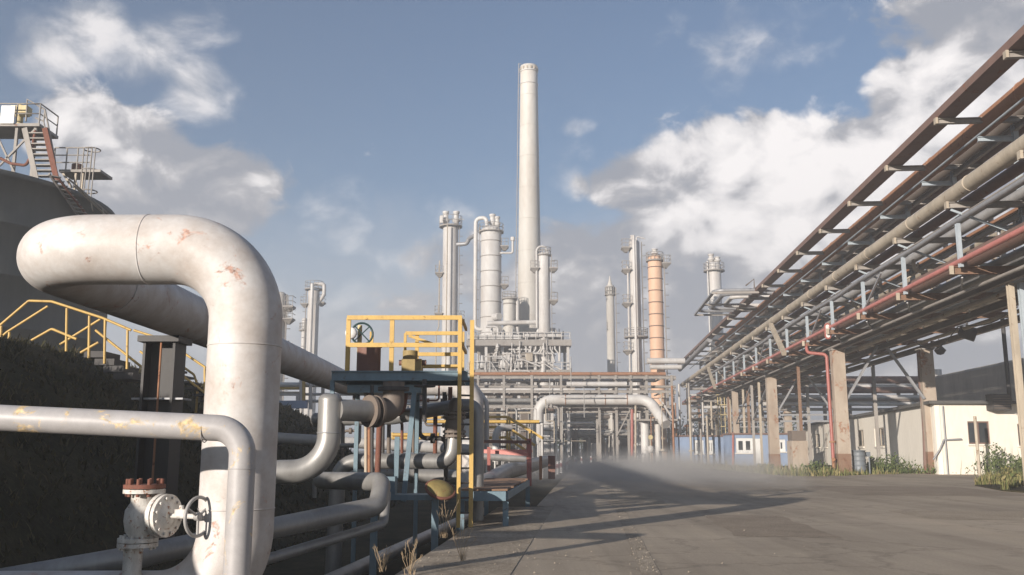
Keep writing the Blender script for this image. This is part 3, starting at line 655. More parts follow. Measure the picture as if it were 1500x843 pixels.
# dry weeds along the apron edge
for i, (px, py, h, lab) in enumerate(((652, 788, .62, 'dry brown weed leaning at the foot of the yellow ladder'), (676, 822, .55, 'dry weed growing from the apron crack right of the edge pipe'), (600, 842, .4, 'dry weed at the bottom of the picture near the edge pipe'), (560, 838, .3, 'short dry weed beside the edge pipe at the bottom of the picture'))):
    p = ground(px, py, .02); b = MB(); rnd = random.Random(i)
    for _ in range(9):
        a = rnd.uniform(0, 2 * PI); l = rnd.uniform(.1, .45) * h; tip = p + Vector((math.cos(a) * l, math.sin(a) * l, h * rnd.uniform(.55, 1.1)))
        mid = p.lerp(tip, .55) + Vector((rnd.uniform(-.03, .03), rnd.uniform(-.03, .03), .03)); b.tube([p, mid, tip], .0028, 0, 4)
        for _ in range(3):
            s = p.lerp(tip, rnd.uniform(.45, .95)); b.tube([s, s + Vector((rnd.uniform(-.07, .07), rnd.uniform(-.05, .05), rnd.uniform(.02, .09)))], .002, 0, 3)
    for _ in range(7):
        blades(b, p + Vector((rnd.uniform(-.05, .05), rnd.uniform(-.05, .05), 0)), h * .3, .004, 2, 1.2)
    tag(b.build('dry_weed', M['twig']), lab, 'weed')
# ------------------------------------------------------------------ tank behind the grass bank
def rail_line(pts, posts, top, mat, parent, r=.03, mid=(.5,), name='handrail', post_name='rail_post', n=8):
    """posts and rails along a list of floor points"""
    b = MB(); up = Vector((0, 0, top))
    b.tube([p + up for p in pts], r, 0, n)
    for f in mid: b.tube([p + up * f for p in pts], r * .85, 0, n)
    b.build(name, mat, parent)
    if posts:
        for p in pts:
            b = MB(); b.cyl(p, p + up, r, n=n); b.build(post_name, mat, parent)
T = at(168, 322, 45.0); dv = Vector((T.x, T.y, 0)).normalized(); nl = Vector((-dv.y, dv.x, 0)); TR = 8.2
TC = Vector((T.x, T.y, 0)) + nl * TR; TZ = T.z
tk = thing('storage_tank', 'big dark storage tank with stairs and platforms on its rim, behind the grass bank', 'tank', (TC.x, TC.y, -.1))
b = MB(); prof = [(TR, -.2)]
for i in range(1, 6):
    z = TZ * i / 6; prof += [(TR, z - .03), (TR + .03, z), (TR, z + .03)]
prof += [(TR, TZ - .25), (TR + .09, TZ - .24), (TR + .09, TZ), (TR, TZ + .01)]
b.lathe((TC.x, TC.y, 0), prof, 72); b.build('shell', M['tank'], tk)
b = MB(); b.lathe((TC.x, TC.y, 0), [(TR - .01, TZ - .02), (TR * .6, TZ + .55), (TR * .2, TZ + .95), (0, TZ + 1.0)], 72); b.build('roof', M['tank'], tk)
YT = 40.5
def TT(px, py, Y=YT): return at(px, py, Y)
# upper platform
pf = TT(24, 184); w = 2.0
b = MB(); b.box((pf.x - .4, YT + .8, pf.z), (3.0, 1.8, .14)); b.build('top_platform', M['steel_far'], tk)
for x in (-1.7, .0, .85):
    b = MB(); b.beam((pf.x + x, YT + .1, TZ - 1.2), (pf.x + x, YT + .1, pf.z - .07), .12, .12, Vector((0, 1, 0))); b.build('platform_leg', M['steel_far'], tk)
for p, q in (((-1.7, TZ + .1), (.85, pf.z - .2)), ((.85, TZ - .3), (-1.0, pf.z - .2))):
    b = MB(); b.beam((pf.x + p[0], YT + .02, p[1]), (pf.x + q[0], YT + .02, q[1]), .08, .08, Vector((0, 1, 0))); b.build('platform_brace', M['steel_far'], tk)
e = [Vector((pf.x + x, YT - .05, pf.z + .07)) for x in (-1.8, -.9, 0, 1.05)] + [Vector((pf.x + 1.05, YT + 1.6, pf.z + .07))]
rail_line(e, True, .95, M['steel_far'], tk, .035)
bx = TT(14, 170); b = MB(); b.box((bx.x, YT - .14, bx.z), (.62, .08, .85)); b.build('sign_board', M['signwhite'], tk)
hx = TT(18, 156); b = MB(); b.cyl((hx.x, YT + .7, pf.z + .07), (hx.x, YT + .7, hx.z + .3), .16, n=12).box((hx.x + .05, YT + .7, hx.z + .05), (.75, .5, .35)).cyl((hx.x - .4, YT + .6, hx.z - .2), (hx.x + .5, YT + .6, hx.z - .2), .1, n=10); b.build('roof_vent', M['yellow_pale'], tk)
# stair from the platform down to the rim
s0, s1 = TT(52, 192), TT(70, 262); n = 9
b = MB()
for i in range(n):
    p = s0.lerp(s1, (i + .5) / n); b.box((p.x, YT + .05, p.z), (.85, .32, .05))
b.build('stair_tread', M['steel_far'], tk)
for dx, mt in ((-.46, M['steel_far']), (.46, M['rustdark'])):
    b = MB(); b.beam(s0 + Vector((dx, -.1, .1)), s1 + Vector((dx, -.1, -.1)), .06, .24, Vector((1, 0, 0))); b.build('stringer', mt, tk)
b = MB(); b.tube([TT(38, 178), TT(40, 146), TT(66, 161), TT(80, 232), TT(84, 268)], .045, 0, 8).tube([TT(52, 173), TT(64, 178), TT(76, 240)], .035, 0, 8).tube([TT(64, 178), TT(66, 161)], .035, 0, 8).tube([TT(76, 240), TT(80, 232)], .035, 0, 8); b.build('stair_rail', M['steel_far'], tk)
b = MB(); b.tube([TT(0, 232), TT(16, 240), TT(38, 243), TT(44, 232), TT(52, 192)], .07, .2, 8); b.build('rusty_pipe', M['rustdark'], tk)
# second platform with a hooped cage
c = TT(110, 246); YB = YT + .6
b = MB(); b.box((c.x, YB + .5, c.z), (1.9, 1.3, .12)); b.build('side_platform', M['steel_far'], tk)
e = [Vector((TT(px, 246, YB).x, YB - .1, c.z + .06)) for px in (80, 98, 114, 134)]
rail_line(e, True, 1.05, M['steel_far'], tk, .035, (.33, .66))
for px in (122, 128, 134, 139):
    b = MB(); x = TT(px, 240, YB).x; b.tube([(x, YB - .15, c.z - 1.6), (x + .05, YB - .15, c.z + 1.1)], .03, 0, 6); b.build('cage_bar', M['steel_far'], tk)
b = MB()
for z in (1.1, .1, -.9): 
    b.ring((TT(131, 240, YB).x, YB + .15, c.z + z), (0, 0, 1), .36, .03, 20, 6)
b.build('cage_hoop', M['steel_far'], tk)
b = MB(); q = TT(108, 236, YB); b.cyl((q.x, YB + .4, c.z), (q.x, YB + .4, c.z + .45), .25, n=12); b.build('vent', M['brownred'], tk)
for px0, py0, px1, py1 in ((90, 250, 105, 275), (112, 250, 108, 285), (122, 250, 118, 292)):
    b = MB(); b.beam(TT(px0, py0, YB), TT(px1, py1, YB), .09, .09); b.build('platform_brace', M['tan'], tk)
# long stair down the shell to the right
for i, (a, bb, mt) in enumerate((((72, 255), (135, 345), M['steel_far']), ((86, 262), (150, 345), M['rustdark']), ((100, 262), (172, 325), M['steel_far']), ((108, 272), (165, 325), M['tan']))):
    b = MB(); p, q = TT(*a, 38.0 + .25 * i), TT(*bb, 40.6 + .25 * i); b.beam(p, q, .07, .16 if i < 2 else .07, Vector((0, 1, 0))); b.build('stringer' if i < 2 else 'stair_rail', mt, tk)
n = 14; b = MB()
for i in range(n):
    p = TT(72, 255, 38.0).lerp(TT(135, 345, 40.6), (i + .5) / n); q = TT(86, 262, 38.25).lerp(TT(150, 345, 40.85), (i + .5) / n); b.beam(p, q + Vector((0, 0, (p.z - q.z))), .25, .04)
b.build('stair_tread', M['steel_far'], tk)
for a, bb in (((112, 268), (117, 285)), ((132, 290), (136, 310)), ((150, 305), (154, 330))):
    b = MB(); b.cyl(TT(*a, 40.2), TT(*bb, 40.2), .03, n=6); b.build('rail_post', M['tan'], tk)
# ------------------------------------------------------------------ yellow stile stairs over the bank
def stile(name, label, Y0, runs, depth, steps):
    t = thing(name, label, 'stairs', at(*runs[0][0], Y0) - Vector((0, 0, 1.2)))
    for k, run in enumerate(runs):
        b = MB(); b.tube([at(px, py, Y0 + (depth if k % 2 else 0)) for px, py in run], .034, .1, 8); b.build('handrail', M['yellow'], t)
    return t
ts = stile('stile_stairs', 'yellow railed stairs climbing over the grass bank, left of the black support column', 23.5,
      [[(-10, 484), (0, 477), (42, 441), (76, 442), (150, 466), (192, 484)], [(-4, 500), (10, 487), (70, 449)], [(46, 499), (76, 482), (112, 497)], [(88, 505), (147, 468)], [(118, 517), (144, 502)], [(140, 484), (205, 536), (262, 580)]], .9, 0)
for px, y0, y1 in ((2, 478, 488), (98, 452, 507), (131, 463, 517), (154, 468, 525), (187, 484, 533), (14, 487, 490)):
    b = MB(); b.cyl(at(px, y0, 23.5), at(px - 1, y1 + 8, 23.5), .034, n=8); b.build('rail_post', M['yellow'], ts)
b = MB()
for px, py in ((150, 522), (165, 533), (178, 543), (192, 553)):
    p = at(px, py, 24.0); b.box((p.x, 24.0, p.z), (.5, 1.0, .16))
b.build('step', M['dark'], ts)
t2 = stile('stile_stairs', 'yellow railed stairs coming down the bank between the black column and the white riser', 26.0,
       [[(196, 484), (240, 498), (300, 538), (322, 552)], [(246, 522), (284, 549), (290, 566), (287, 605)], [(238, 528), (282, 562), (312, 585)], [(205, 515), (252, 548)]], .9, 0)
for px, y0, y1 in ((262, 512, 560), (300, 538, 600), (240, 498, 545)):
    b = MB(); b.cyl(at(px, y0, 26.0), at(px, y1, 26.0), .036, n=8); b.build('rail_post', M['yellow'], t2)
b = MB()
for i in range(7):
    p = at(245 + i * 11, 535 + i * 9, 26.5); b.box((p.x, 26.5, p.z), (.34, 1.1, .06))
b.build('step', M['dark'], t2)
# ------------------------------------------------------------------ pipe manifold behind the bank (centre left)
def hpipe(name, label, px0, px1, py, Y, r, mat, group=None, py1=None, **kw):
    return pipe(name, label, [at(px0, py, Y), at(px1, py1 if py1 else py, Y)], r, mat, 0, 14, group, **kw)
t = thing('manifold_rack', 'low rack of small white lines and a yellow post seen right of the white riser', 'pipe rack', at(450, 606, 58))
for py, r, mt, x0, x1 in ((564, .16, M['white_far'], 405, 490), (569, .1, M['yellow'], 405, 446), (576, .09, M['tan'], 405, 446), (578, .09, M['white_far'], 405, 600), (588, .1, M['white_far'], 440, 620), (560, .1, M['tan'], 480, 560)):
    b = MB(); b.cyl(at(x0, py, 58), at(x1, py, 58), r, n=10); b.build('line', mt, t)
for px, y0, y1, mt in ((441, 555, 592, M['white_far']), (445, 558, 590, M['yellow']), (455, 560, 600, M['white_far']), (436, 577, 600, M['white_far']), (473, 566, 592, M['steel_far']), (520, 575, 600, M['white_far'])):
    b = MB(); b.cyl(at(px, y0, 57.7), at(px, y1, 57.7), .11, n=10); b.build('upright', mt, t)
b = MB(); p = at(418, 593, 56); b.box((p.x, 56, p.z), (2.6, .5, .45)); b.build('blue_cabinet', M['cabinblue'], t)
rnd = random.Random(5)
t = thing('valve_manifold', 'row of small white valves and lines under a rusty brown beam, seen beneath the platform', 'valve manifold', at(620, 640, 62))
for i in range(15):
    px = 560 + i * 9 + rnd.uniform(-2, 2); y0 = rnd.uniform(590, 598); p = at(px, y0, 62); q = at(px, 612, 62)
    b = MB(); b.cyl(p, q, .09, n=8).disc(p.lerp(q, .6), (0, 0, 1), .2, .12, 12); b.build('valve', M['white_far'], t)
for py, r in ((592, .09), (600, .08), (607, .11)):
    b = MB(); b.cyl(at(552, py, 62.2), at(700, py, 62.2), r, n=10); b.build('line', M['white_far'], t)
b = MB(); b.beam(at(545, 584, 62.5), at(620, 584, 62.5), .3, .5); b.build('beam', M['brown'], t)
for py in (618, 637, 642):
    b = MB(); b.cyl(at(575 if py > 620 else 625, py, 50), at(642 if py > 620 else 790, py, 50), .09, n=8); b.build('yellow_rail', M['yellow'], t)
for px in (575, 610, 642):
    b = MB(); b.cyl(at(px, 634, 50), at(px, 652, 50), .07, n=8); b.build('rail_post', M['yellow'], t)
hpipe('sunlit_pipe', 'stout white pipe in the sun low behind the platform, above a red rail', 575, 700, 653, 34, .2, M['white_far'])
b = MB(); b.beam(at(590, 660, 33.4), at(780, 661, 33.4), .1, .1); tag(b.build('red_rail', M['redfaded']), 'long faded red rail running low behind the yellow ladder', 'rail')
for px in (614, 690):
    pass
t = thing('small_standpipe', 'small white standpipe below the platform, in front of the red rail', 'standpipe', at(615, 672, 33))
b = MB(); b.cyl(at(615, 652, 33), at(615, 671, 33), .07, n=10); b.build('pipe_body', M['white_far'], t)
b = MB(); p = at(615, 652, 33); b.disc(p, (0, 0, 1), .11, .12, 12); b.build('cap', M['rust'], t)
# curved white pipe coming down beyond the ladder
pipe('slim_white_pipe', 'slim white pipe angling down from behind the top of the yellow ladder', [at(684, 558, 40), at(692, 560, 40), at(713, 590, 40), at(713, 660, 40)], .1, M['white_far'], .4, 12)
# second yellow railed stair platform
t = thing('stair_platform', 'yellow railed stairs descending towards the road behind the red pipe frame', 'stairs', at(735, 668, 44))
for (x0, y0, x1, y1) in ((625, 612, 743, 611), (700, 626, 743, 626), (700, 642, 743, 641), (743, 611, 796, 643), (743, 626, 784, 653), (743, 642, 776, 664)):
    b = MB(); b.beam(at(x0, y0, 44), at(x1, y1, 44), .1, .12); b.build('guard_rail', M['yellow'], t)
for px, y0, y1 in ((743, 611, 660), (746.5, 611, 660), (776, 631, 664), (700, 611, 655)):
    b = MB(); b.beam(at(px, y0, 43.9), at(px, y1, 43.9), .09, .09, Vector((0, 1, 0))); b.build('rail_post', M['yellow'], t)
b = MB(); n = 8
for i in range(n):
    p = at(745 + i * 4.5, 655 + i * 2.6, 45); b.box((p.x, 45, p.z), (.4, 1.6, .06))
b.build('tread', M['steel_far'], t)
b = MB(); p, q = at(640, 655, 45), at(743, 655, 45); b.box(((p.x + q.x) / 2, 45, p.z), (q.x - p.x, 1.6, .12)); b.build('landing', M['steel_far'], t)
# red pipe frame by the trench
t = thing('red_pipe_frame', 'red painted pipe frame with a thick red post at the trench edge', 'pipe frame', at(737, 720, 29))
b = MB(); b.beam(at(700, 661, 29.6), at(774, 666, 28.8), .09, .1); b.build('cross_bar', M['redfaded'], t)
b = MB(); b.beam(at(704, 647, 29.6), at(776, 648, 28.8), .07, .1); b.build('top_bar', M['brownred'], t)
for px, y0, y1, w, mt in ((775, 643, 712, .15, M['red']), (716, 655, 690, .1, M['red']), (792, 668, 703, .09, M['rust'])):
    b = MB(); b.beam(at(px, y0, 28.9), at(px, y1, 28.9), w, w, Vector((0, 1, 0))); b.build('post', mt, t)
for px in (808,):
    b = MB(); b.beam(at(px, 668, 36), at(px, 702, 36), .26, .26, Vector((0, 1, 0))); tag(b.build('red_post', M['brownred']), 'dark red post standing beyond the red pipe frame at the road edge', 'post')
pipe('grey_header', 'fat grey pipe curving out of the trench behind the board walkway', [at(700, 712, 27.5), at(716, 706, 28), at(740, 692, 31), at(800, 676, 45)], .27, M['clad'], .8, 20)
pipe('white_bend', 'white pipe bending over like a hook behind the yellow stairs', [at(726, 676, 42), at(726, 627, 42), at(748, 627, 42.5)], .15, M['white_far'], .55, 16)
pipe('grey_header', 'long grey pipe slanting back from the red frame towards the road', [at(690, 668, 33), at(770, 672, 33)], .14, M['clad'], 0, 14)
# generic slim risers in the plant edge left of the road, each its own thing
rnd = random.Random(11)
G1 = 'small white risers and valves at the plant edge left of the road'
for i in range(26):
    px = rnd.uniform(700, 838); Y = rnd.uniform(52, 100); y0 = rnd.uniform(596, 645); p = at(px, y0, Y); r = rnd.choice((.05, .06, .08, .12))
    t = MB(); 
    if rnd.random() < .5: t.tube([(p.x, Y, -.3), p, p + Vector((rnd.choice((-1, 1)) * rnd.uniform(.5, 2.2), .1, 0))], r, r * 3, 8, seg=5)
    else: t.cyl((p.x, Y, -.3), p, r, n=8)
    for k in range(rnd.randint(0, 2)): t.disc((p.x, Y, rnd.uniform(.3, max(.5, p.z))), (0, 0, 1), r * 2.1, r * 1.6, 10)
    tag(t.build('riser_pipe', rnd.choice((M['white_far'], M['white_far'], M['steel_far'], M['clad']))), 'slim riser standing among others at the plant edge left of the road', 'pipe', G1)
G2 = 'red and white marker posts along the road edge'
for px, Y in ((812, 58), (817, 62), (822, 66), (831, 74), (843, 92), (852, 100), (866, 106)):
    p = ground(px, 690, 0); x = at(px, 670, Y).x
    t = MB(); t.cyl((x, Y, -.1), (x, Y, .75), .1, n=10)
    o = thing('marker_post', 'small red and white marker post at the left road edge', 'marker post', (x, Y, 0), G2)
    t.build('post', M['signwhite'], o); q = MB(); q.cyl((x, Y, .32), (x, Y, .58), .112, n=10); q.build('red_band', M['red'], o)
# ------------------------------------------------------------------ pipe bridge across the road
YB = 112.0; W2 = M['white_far']
pb = thing('pipe_bridge', 'steel pipe bridge spanning the road below the tall chimney', 'pipe bridge', (at(840, 600, YB).x, YB + 1.5, 0))
for px in (700, 738, 779, 822, 878, 903, 925, 948, 985):
    for dy in (0, 3.2):
        x = at(px, 600, YB).x; b = MB(); b.ibeam((x, YB + dy, -.2), (x, YB + dy, at(px, 550, YB).z), .28, .28, .05, Vector((0, 1, 0))); b.build('post', M['steel_far'], pb)
for py in (553, 574, 596):
    for dy in (0, 3.2):
        b = MB(); b.ibeam(at(560, py, YB + dy), at(990, py, YB + dy), .2, .34, .05); b.build('longitudinal_beam', M['steel_far'], pb)
for px in range(570, 990, 22):
    for py in (556, 577, 599):
        b = MB(); z = at(px, py, YB).z; x = at(px, py, YB).x; b.beam((x, YB - .6, z), (x, YB + 3.9, z), .18, .16); b.build('cross_beam', M['steel_far'], pb)
for px in (779, 903):
    b = MB(); b.beam(at(px, 640, YB - .2), at(px + 20, 600, YB - .2), .12, .12); b.build('brace', M['steel_far'], pb)
for i, (py, r, mt, x0, x1, dy, lab) in enumerate(((548, .22, M['rust'], 690, 975, .3, 'rusty top pipe of the bridge across the road'), (552.5, .28, M['tan'], 560, 975, 1.2, 'tan pipe just below the rusty top pipe of the bridge'),
      (558, .2, M['white_far'], 600, 960, 2.2, 'pale slim pipe in the upper tier of the bridge'), (563, .30, M['white_far'], 830, 918, -.4, 'short stout pale pipe lying on the front of the bridge, right of its middle'),
      (567, .18, M['steel_far'], 690, 990, 1.5, 'weathered grey pipe between the two upper tiers of the bridge'), (571.5, .24, M['white_far'], 560, 842, .2, 'stout pale pipe left of the road at the middle tier of the bridge'),
      (578, .16, M['brown'], 560, 900, 1.3, 'thin brown pipe at the middle tier of the bridge'), (587, .28, M['clad'], 560, 785, .4, 'grey clad pipe left of the big white pipe on the bridge'),
      (593, .2, M['white_far'], 640, 785, 1.4, 'pale pipe under the grey clad pipe left of the road'), (598, .42, M['brown'], 795, 940, 2.6, 'thick brown pipe under the big white pipe across the road'), (605, .14, M['tan'], 690, 800, .2, 'lowest tan pipe on the left of the bridge'), (604, .14, M['steel_far'], 800, 950, .6, 'lowest grey pipe of the bridge right above the road'))):
    hpipe('bridge_pipe', lab, x0, x1, py, YB + dy, r, mt, 'pipes on the bridge across the road')
Zb = at(860, 586, YB - 1).z; xl = at(789, 640, YB - 1).x; xr = at(936, 586, YB - 1).x
t = thing('white_bridge_pipe', 'big white pipe rising left of the road, crossing over it and bending down', 'pipe', (xl, YB - 1, 0))
b = MB(); b.tube([(xl, YB - 1, -.2), (xl, YB - 1, Zb), (xr + 1.2, YB - 1, Zb), at(975, 622, YB - 4)], .62, 1.7, 24, seg=10); b.build('pipe_body', M['white_far'], t)
b = MB()
for px in (828, 886, 918): b.ring((at(px, 586, YB - 1).x, YB - 1, Zb), (1, 0, 0), .63, .05, 24, 6)
b.build('band', M['rust'], t)
b = MB(); p = at(962, 616, YB - 2); b.box((p.x, YB - 2, p.z), (4.6, 3.4, .22)); b.build('landing', M['steel_far'], t)
for px, r in ((945, .5), (964, .36)):
    b = MB(); x = at(px, 640, YB - 2).x; b.cyl((x, YB - 2, -.2), (x, YB - 2, p.z - .11), r, n=18); b.build('leg', M['white_far'], t)
b = MB(); b.beam(at(966, 584, YB - 2.4), at(984, 612, YB - 2.4), .2, .2); b.build('brace', M['white_far'], t)
pipe('red_standpipe', 'red vertical pipe beside the road under the right half of the bridge', [at(926, 600, YB - .6), at(926, 668, YB - .6)], .18, M['red'], 0, 10)
pipe('tan_standpipe', 'slim tan pipe standing beside the white legs of the bridge', [at(931, 585, YB - .8), at(931, 676, YB - .8)], .13, M['tan'], 0, 10)
# tangle of small white lines in the bridge and furnace bays left of the road
rnd = random.Random(31); G3 = 'small white lines tangled in the bays left of the road'
for i in range(46):
    Y = rnd.uniform(104, 132); px = rnd.uniform(690, 838); py = rnd.uniform(552, 650); p = at(px, py, Y); b = MB(); r = rnd.choice((.05, .07, .1, .14))
    L1, H1 = rnd.uniform(1, 5) * rnd.choice((-1, 1)), rnd.uniform(.8, 4)
    k = i % 3
    if k == 0: b.tube([p, p + Vector((L1, 0, 0)), p + Vector((L1, 0, -H1))], r, r * 3, 8, seg=4)
    elif k == 1: b.tube([p + Vector((0, 0, H1)), p, p + Vector((L1 * .5, 0, 0)), p + Vector((L1 * .5, 0, -H1))], r, r * 3, 8, seg=4)
    else: b.tube([p, p + Vector((L1 * 1.6, .2, 0))], r, 0, 8)
    for q in range(rnd.randint(0, 2)): c = p + Vector((L1 * .3 * (q + .5), 0, 0)); b.disc(c, (1, 0, 0), r * 2.2, r * 1.6, 10)
    tag(b.build('small_line', rnd.choice((W2, W2, M['steel_far'], M['clad'], M['tan']))), 'small line tangled in the pipe bays left of the road', 'pipe', G3)
# dark plant beyond the bridge, seen through the gap over the road
rnd = random.Random(21)
for j, (Y, lab) in enumerate(((150, 'nearer dark pipe frame seen under the bridge at the end of the road'), (185, 'farther dark pipe frame at the very end of the road'))):
    t = thing('process_frame', lab, 'pipe rack', (at(885, 640, Y).x, Y, 0))
    for i in range(9):
        x = at(800 + i * 21, 640, Y).x; b = MB(); b.beam((x, Y, -.2), (x, Y, at(800, 606, Y).z), .35, .35, Vector((0, 1, 0))); b.build('post', M['darkpipe'] if i % 3 else M['steel_far'], t)
    for i in range(11):
        py = 604 + i * 3.6; x0 = 796 + rnd.uniform(0, 30); x1 = 975 - rnd.uniform(0, 30); b = MB(); b.cyl(at(x0, py, Y + rnd.uniform(-2, 2)), at(x1, py, Y + rnd.uniform(-2, 2)), rnd.uniform(.1, .36), n=8); b.build('pipe_line', rnd.choice((M['darkpipe'], M['brown'], M['steel_far'], M['clad'])), t)
    for i in range(12):
        px = rnd.uniform(800, 970); b = MB(); b.cyl(at(px, rnd.uniform(620, 650), Y - 2), at(px, 668, Y - 2), rnd.uniform(.1, .5), n=10); b.build('standpipe', rnd.choice((M['white_far'], M['darkpipe'], M['steel_far'], M['darkpipe'])), t)
    for px, w, h in ((912, 5, 4), (868, 3, 5), (935, 4, 6)):
        b = MB(); x = at(px, 650, Y + 4).x; b.box((x, Y + 4, h / 2), (w, 3, h)); b.build('equipment_box', M['darkpipe'], t)
# trees at the end of the road
def tree(x, y, h, w, label, group=None, seed=0):
    rnd = random.Random(seed); t = thing('broadleaf_tree', label, 'tree', (x, y, -.1), group)
    b = MB(); b.cyl((x, y, -.2), (x, y, h * .5), .22, .12, 8)
    for _ in range(5):
        a = rnd.uniform(0, 2 * PI); b.cyl((x, y, h * rnd.uniform(.25, .5)), (x + math.cos(a) * w * .5, y + math.sin(a) * w * .5, h * rnd.uniform(.6, .85)), .09, .03, 6)
    b.build('trunk', M['dark'], t)
    b = MB(); cl = [Vector((x + rnd.gauss(0, w * .3), y + rnd.gauss(0, w * .3), h * rnd.uniform(.3, .92))) for _ in range(9)]
    for _ in range(900):
        c = rnd.choice(cl); p = c + Vector((rnd.gauss(0, 1), rnd.gauss(0, 1), rnd.gauss(0, .8))) * w * .17; s = rnd.uniform(.12, .3)
        u = Vector((rnd.gauss(0, 1), rnd.gauss(0, 1), rnd.gauss(0, 1))).normalized(); v = u.orthogonal().normalized(); q = u.cross(v)
        b.add([p + v * s, p + q * s * .7, p - v * s, p - q * s * .7], [(0, 1, 2, 3)])
    b.build('crown', M['tree'], t)
for i, (px, Y, h) in enumerate(((852, 200, 8), (868, 212, 9), (880, 205, 7.5), (836, 215, 9), (900, 220, 8), (820, 210, 8))):
    tree(at(px, 660, Y).x, Y, h, 6, 'green tree closing the view at the far end of the road', 'trees at the far end of the road', i)
for i, (px, Y, h) in enumerate(((985, 190, 8), (1030, 200, 9), (1075, 195, 8.5), (1110, 205, 9), (1150, 198, 8))):
    tree(at(px, 660, Y).x, Y, h, 7, 'green tree behind the blue cabins, mostly hidden by the pipe rack', 'trees behind the blue cabins', 20 + i)
# ------------------------------------------------------------------ furnace block under the chimney
YF = 138.0
fx0, fx1 = at(688, 520, YF).x, at(832, 520, YF).x
def FZ(py): return at(760, py, YF).z
fb = thing('furnace_block', 'pale furnace block with a flat railed top, carrying the tall chimney', 'furnace', ((fx0 + fx1) / 2, YF + 5, 0))
xm = (fx0 + fx1) / 2; wF = fx1 - fx0
for x in [fx0 + wF * i / 6 for i in range(7)]:
    for dy in (0, 9):
        b = MB(); b.ibeam((x, YF + dy, -.2), (x, YF + dy, FZ(505)), .4, .4, .07, Vector((0, 1, 0))); b.build('column', M['white_far'], fb)
for py, h in ((503, .9), (545, .5), (556, .4)):
    b = MB(); b.box((xm, YF + 4.5, FZ(py)), (wF + 1.0, 10.6, h)); b.build('deck', M['steel_far'], fb)
for xa_, xb_, lift in ((fx0 - .3, xm - .4 + .9, 0), (xm + .9, fx1 - 1.0, .25)):
    b = MB(); b.box(((xa_ + xb_) / 2, YF + 4.6, FZ(494) + lift), (xb_ - xa_, 9.4, .62)); b.build('roof_slab', M['white_far'], fb)
    b = MB(); b.hexa([(xa_ + .1, YF + .4, FZ(494) + lift + .312), (xb_ - .1, YF + .4, FZ(494) + lift + .312), (xb_ - .1, YF + 8.9, FZ(494) + lift + .312), (xa_ + .1, YF + 8.9, FZ(494) + lift + .312), (xa_ + .9, YF + 2, FZ(489) + lift), (xb_ - .9, YF + 2, FZ(489) + lift), (xb_ - .9, YF + 8, FZ(489) + lift), (xa_ + .9, YF + 8, FZ(489) + lift)]); b.build('roof_hood', M['steel'], fb)
b = MB(); b.box((xm - 1, YF + 5.5, (FZ(503) + FZ(545)) / 2), (wF - 4, 6, FZ(507) - FZ(543))); b.build('casing', M['steel_far'], fb)
b = MB(); b.box((xm - 1, YF + 5.5, (FZ(558)) / 2), (wF - 3, 6, FZ(558))); b.build('lower_casing', M['darkpipe'], fb)
rail_line([Vector((fx0 - .3 + (wF + .6) * i / 12, YF - .6, FZ(503) + .45)) for i in range(13)], True, 1.1, M['white_far'], fb, .06)
rail_line([Vector((fx0 - .3 + (wF + .6) * i / 12, YF - .6, FZ(545) + .25)) for i in range(13)], True, 1.1, M['white_far'], fb, .06)
rnd = random.Random(17)
for i in range(40):
    px = rnd.uniform(690, 806); py = rnd.uniform(510, 552); p = at(px, py, YF - rnd.uniform(.2, 1.2)); h_ = rnd.uniform(.8, 3.2); r_ = rnd.choice((.06, .09, .13)); b = MB()
    if i % 3: b.cyl(p, p + Vector((0, 0, h_)), r_, n=8).disc(p + Vector((0, 0, h_ * .5)), (0, 0, 1), r_ * 2.2, r_ * 2, 10)
    else: b.tube([p, p + Vector((rnd.uniform(.8, 3), 0, 0)), p + Vector((rnd.uniform(3, 3.6), 0, -h_ * .6))], r_, .2, 8, seg=4)
    b.build('pipework', rnd.choice((M['white_far'], M['white_far'], M['steel_far'])), fb)
for i in range(14):
    px = rnd.uniform(692, 830); p = at(px, 488, YF + rnd.uniform(.5, 6)); b = MB(); b.cyl((p.x, p.y, FZ(494)), (p.x, p.y, FZ(rnd.uniform(476, 488))), rnd.choice((.08, .12, .2)), n=8); b.build('roof_vent', M['white_far'], fb)
b = MB(); b.cyl((fx0 + .6, YF - 1, FZ(550)), (fx0 + .6, YF - 1, FZ(480)), .1, n=8); b.build('corner_pipe', M['white_far'], fb)
for i in range(8):
    x = at(771 + i * 7, 520, YF - .4).x; k_ = (i - 3.5); b = MB()
    b.tube([(x, YF - .4, FZ(507)), (x, YF - .4, FZ(512)), (x - (1 if k_ < 0 else -1) * (.55 if abs(k_) < 3 else .0), YF - .4, FZ(519)), (x - (1 if k_ < 0 else -1) * (.55 if abs(k_) < 3 else 0), YF - .4, FZ(530))], .12, .3, 8); b.build('burner_line', M['white_far'], fb)
b = MB(); b.box((at(775, 524, YF).x, YF - .3, FZ(524)), (1.0, .8, 1.2)); b.build('cabinet', M['tan'], fb)
for a, c_ in (((728, 512), (722, 524)), ((752, 512), (760, 530)), ((738, 518), (750, 518))):
    b = MB(); b.beam(at(*a, YF - .3), at(*c_, YF - .3), .22, .22); b.build('brace', M['white_far'], fb)
for px in (705, 735, 740, 746, 758, 706):
    b = MB(); b.lathe((at(px, 532, YF - .2).x, YF - .2, FZ(540)), [(0, 0), (.5, 0), (.5, .9), (.3, 1.3), (.3, 1.9), (0, 1.95)], 12); b.build('burner', M['white_far'], fb)
b = MB(); b.tube([at(779, 549, YF - .7), at(793, 549, YF - .7), at(796, 545, YF - .7), at(796, 529, YF - .7)], .38, 1.0, 14); b.build('duct', M['white_far'], fb)
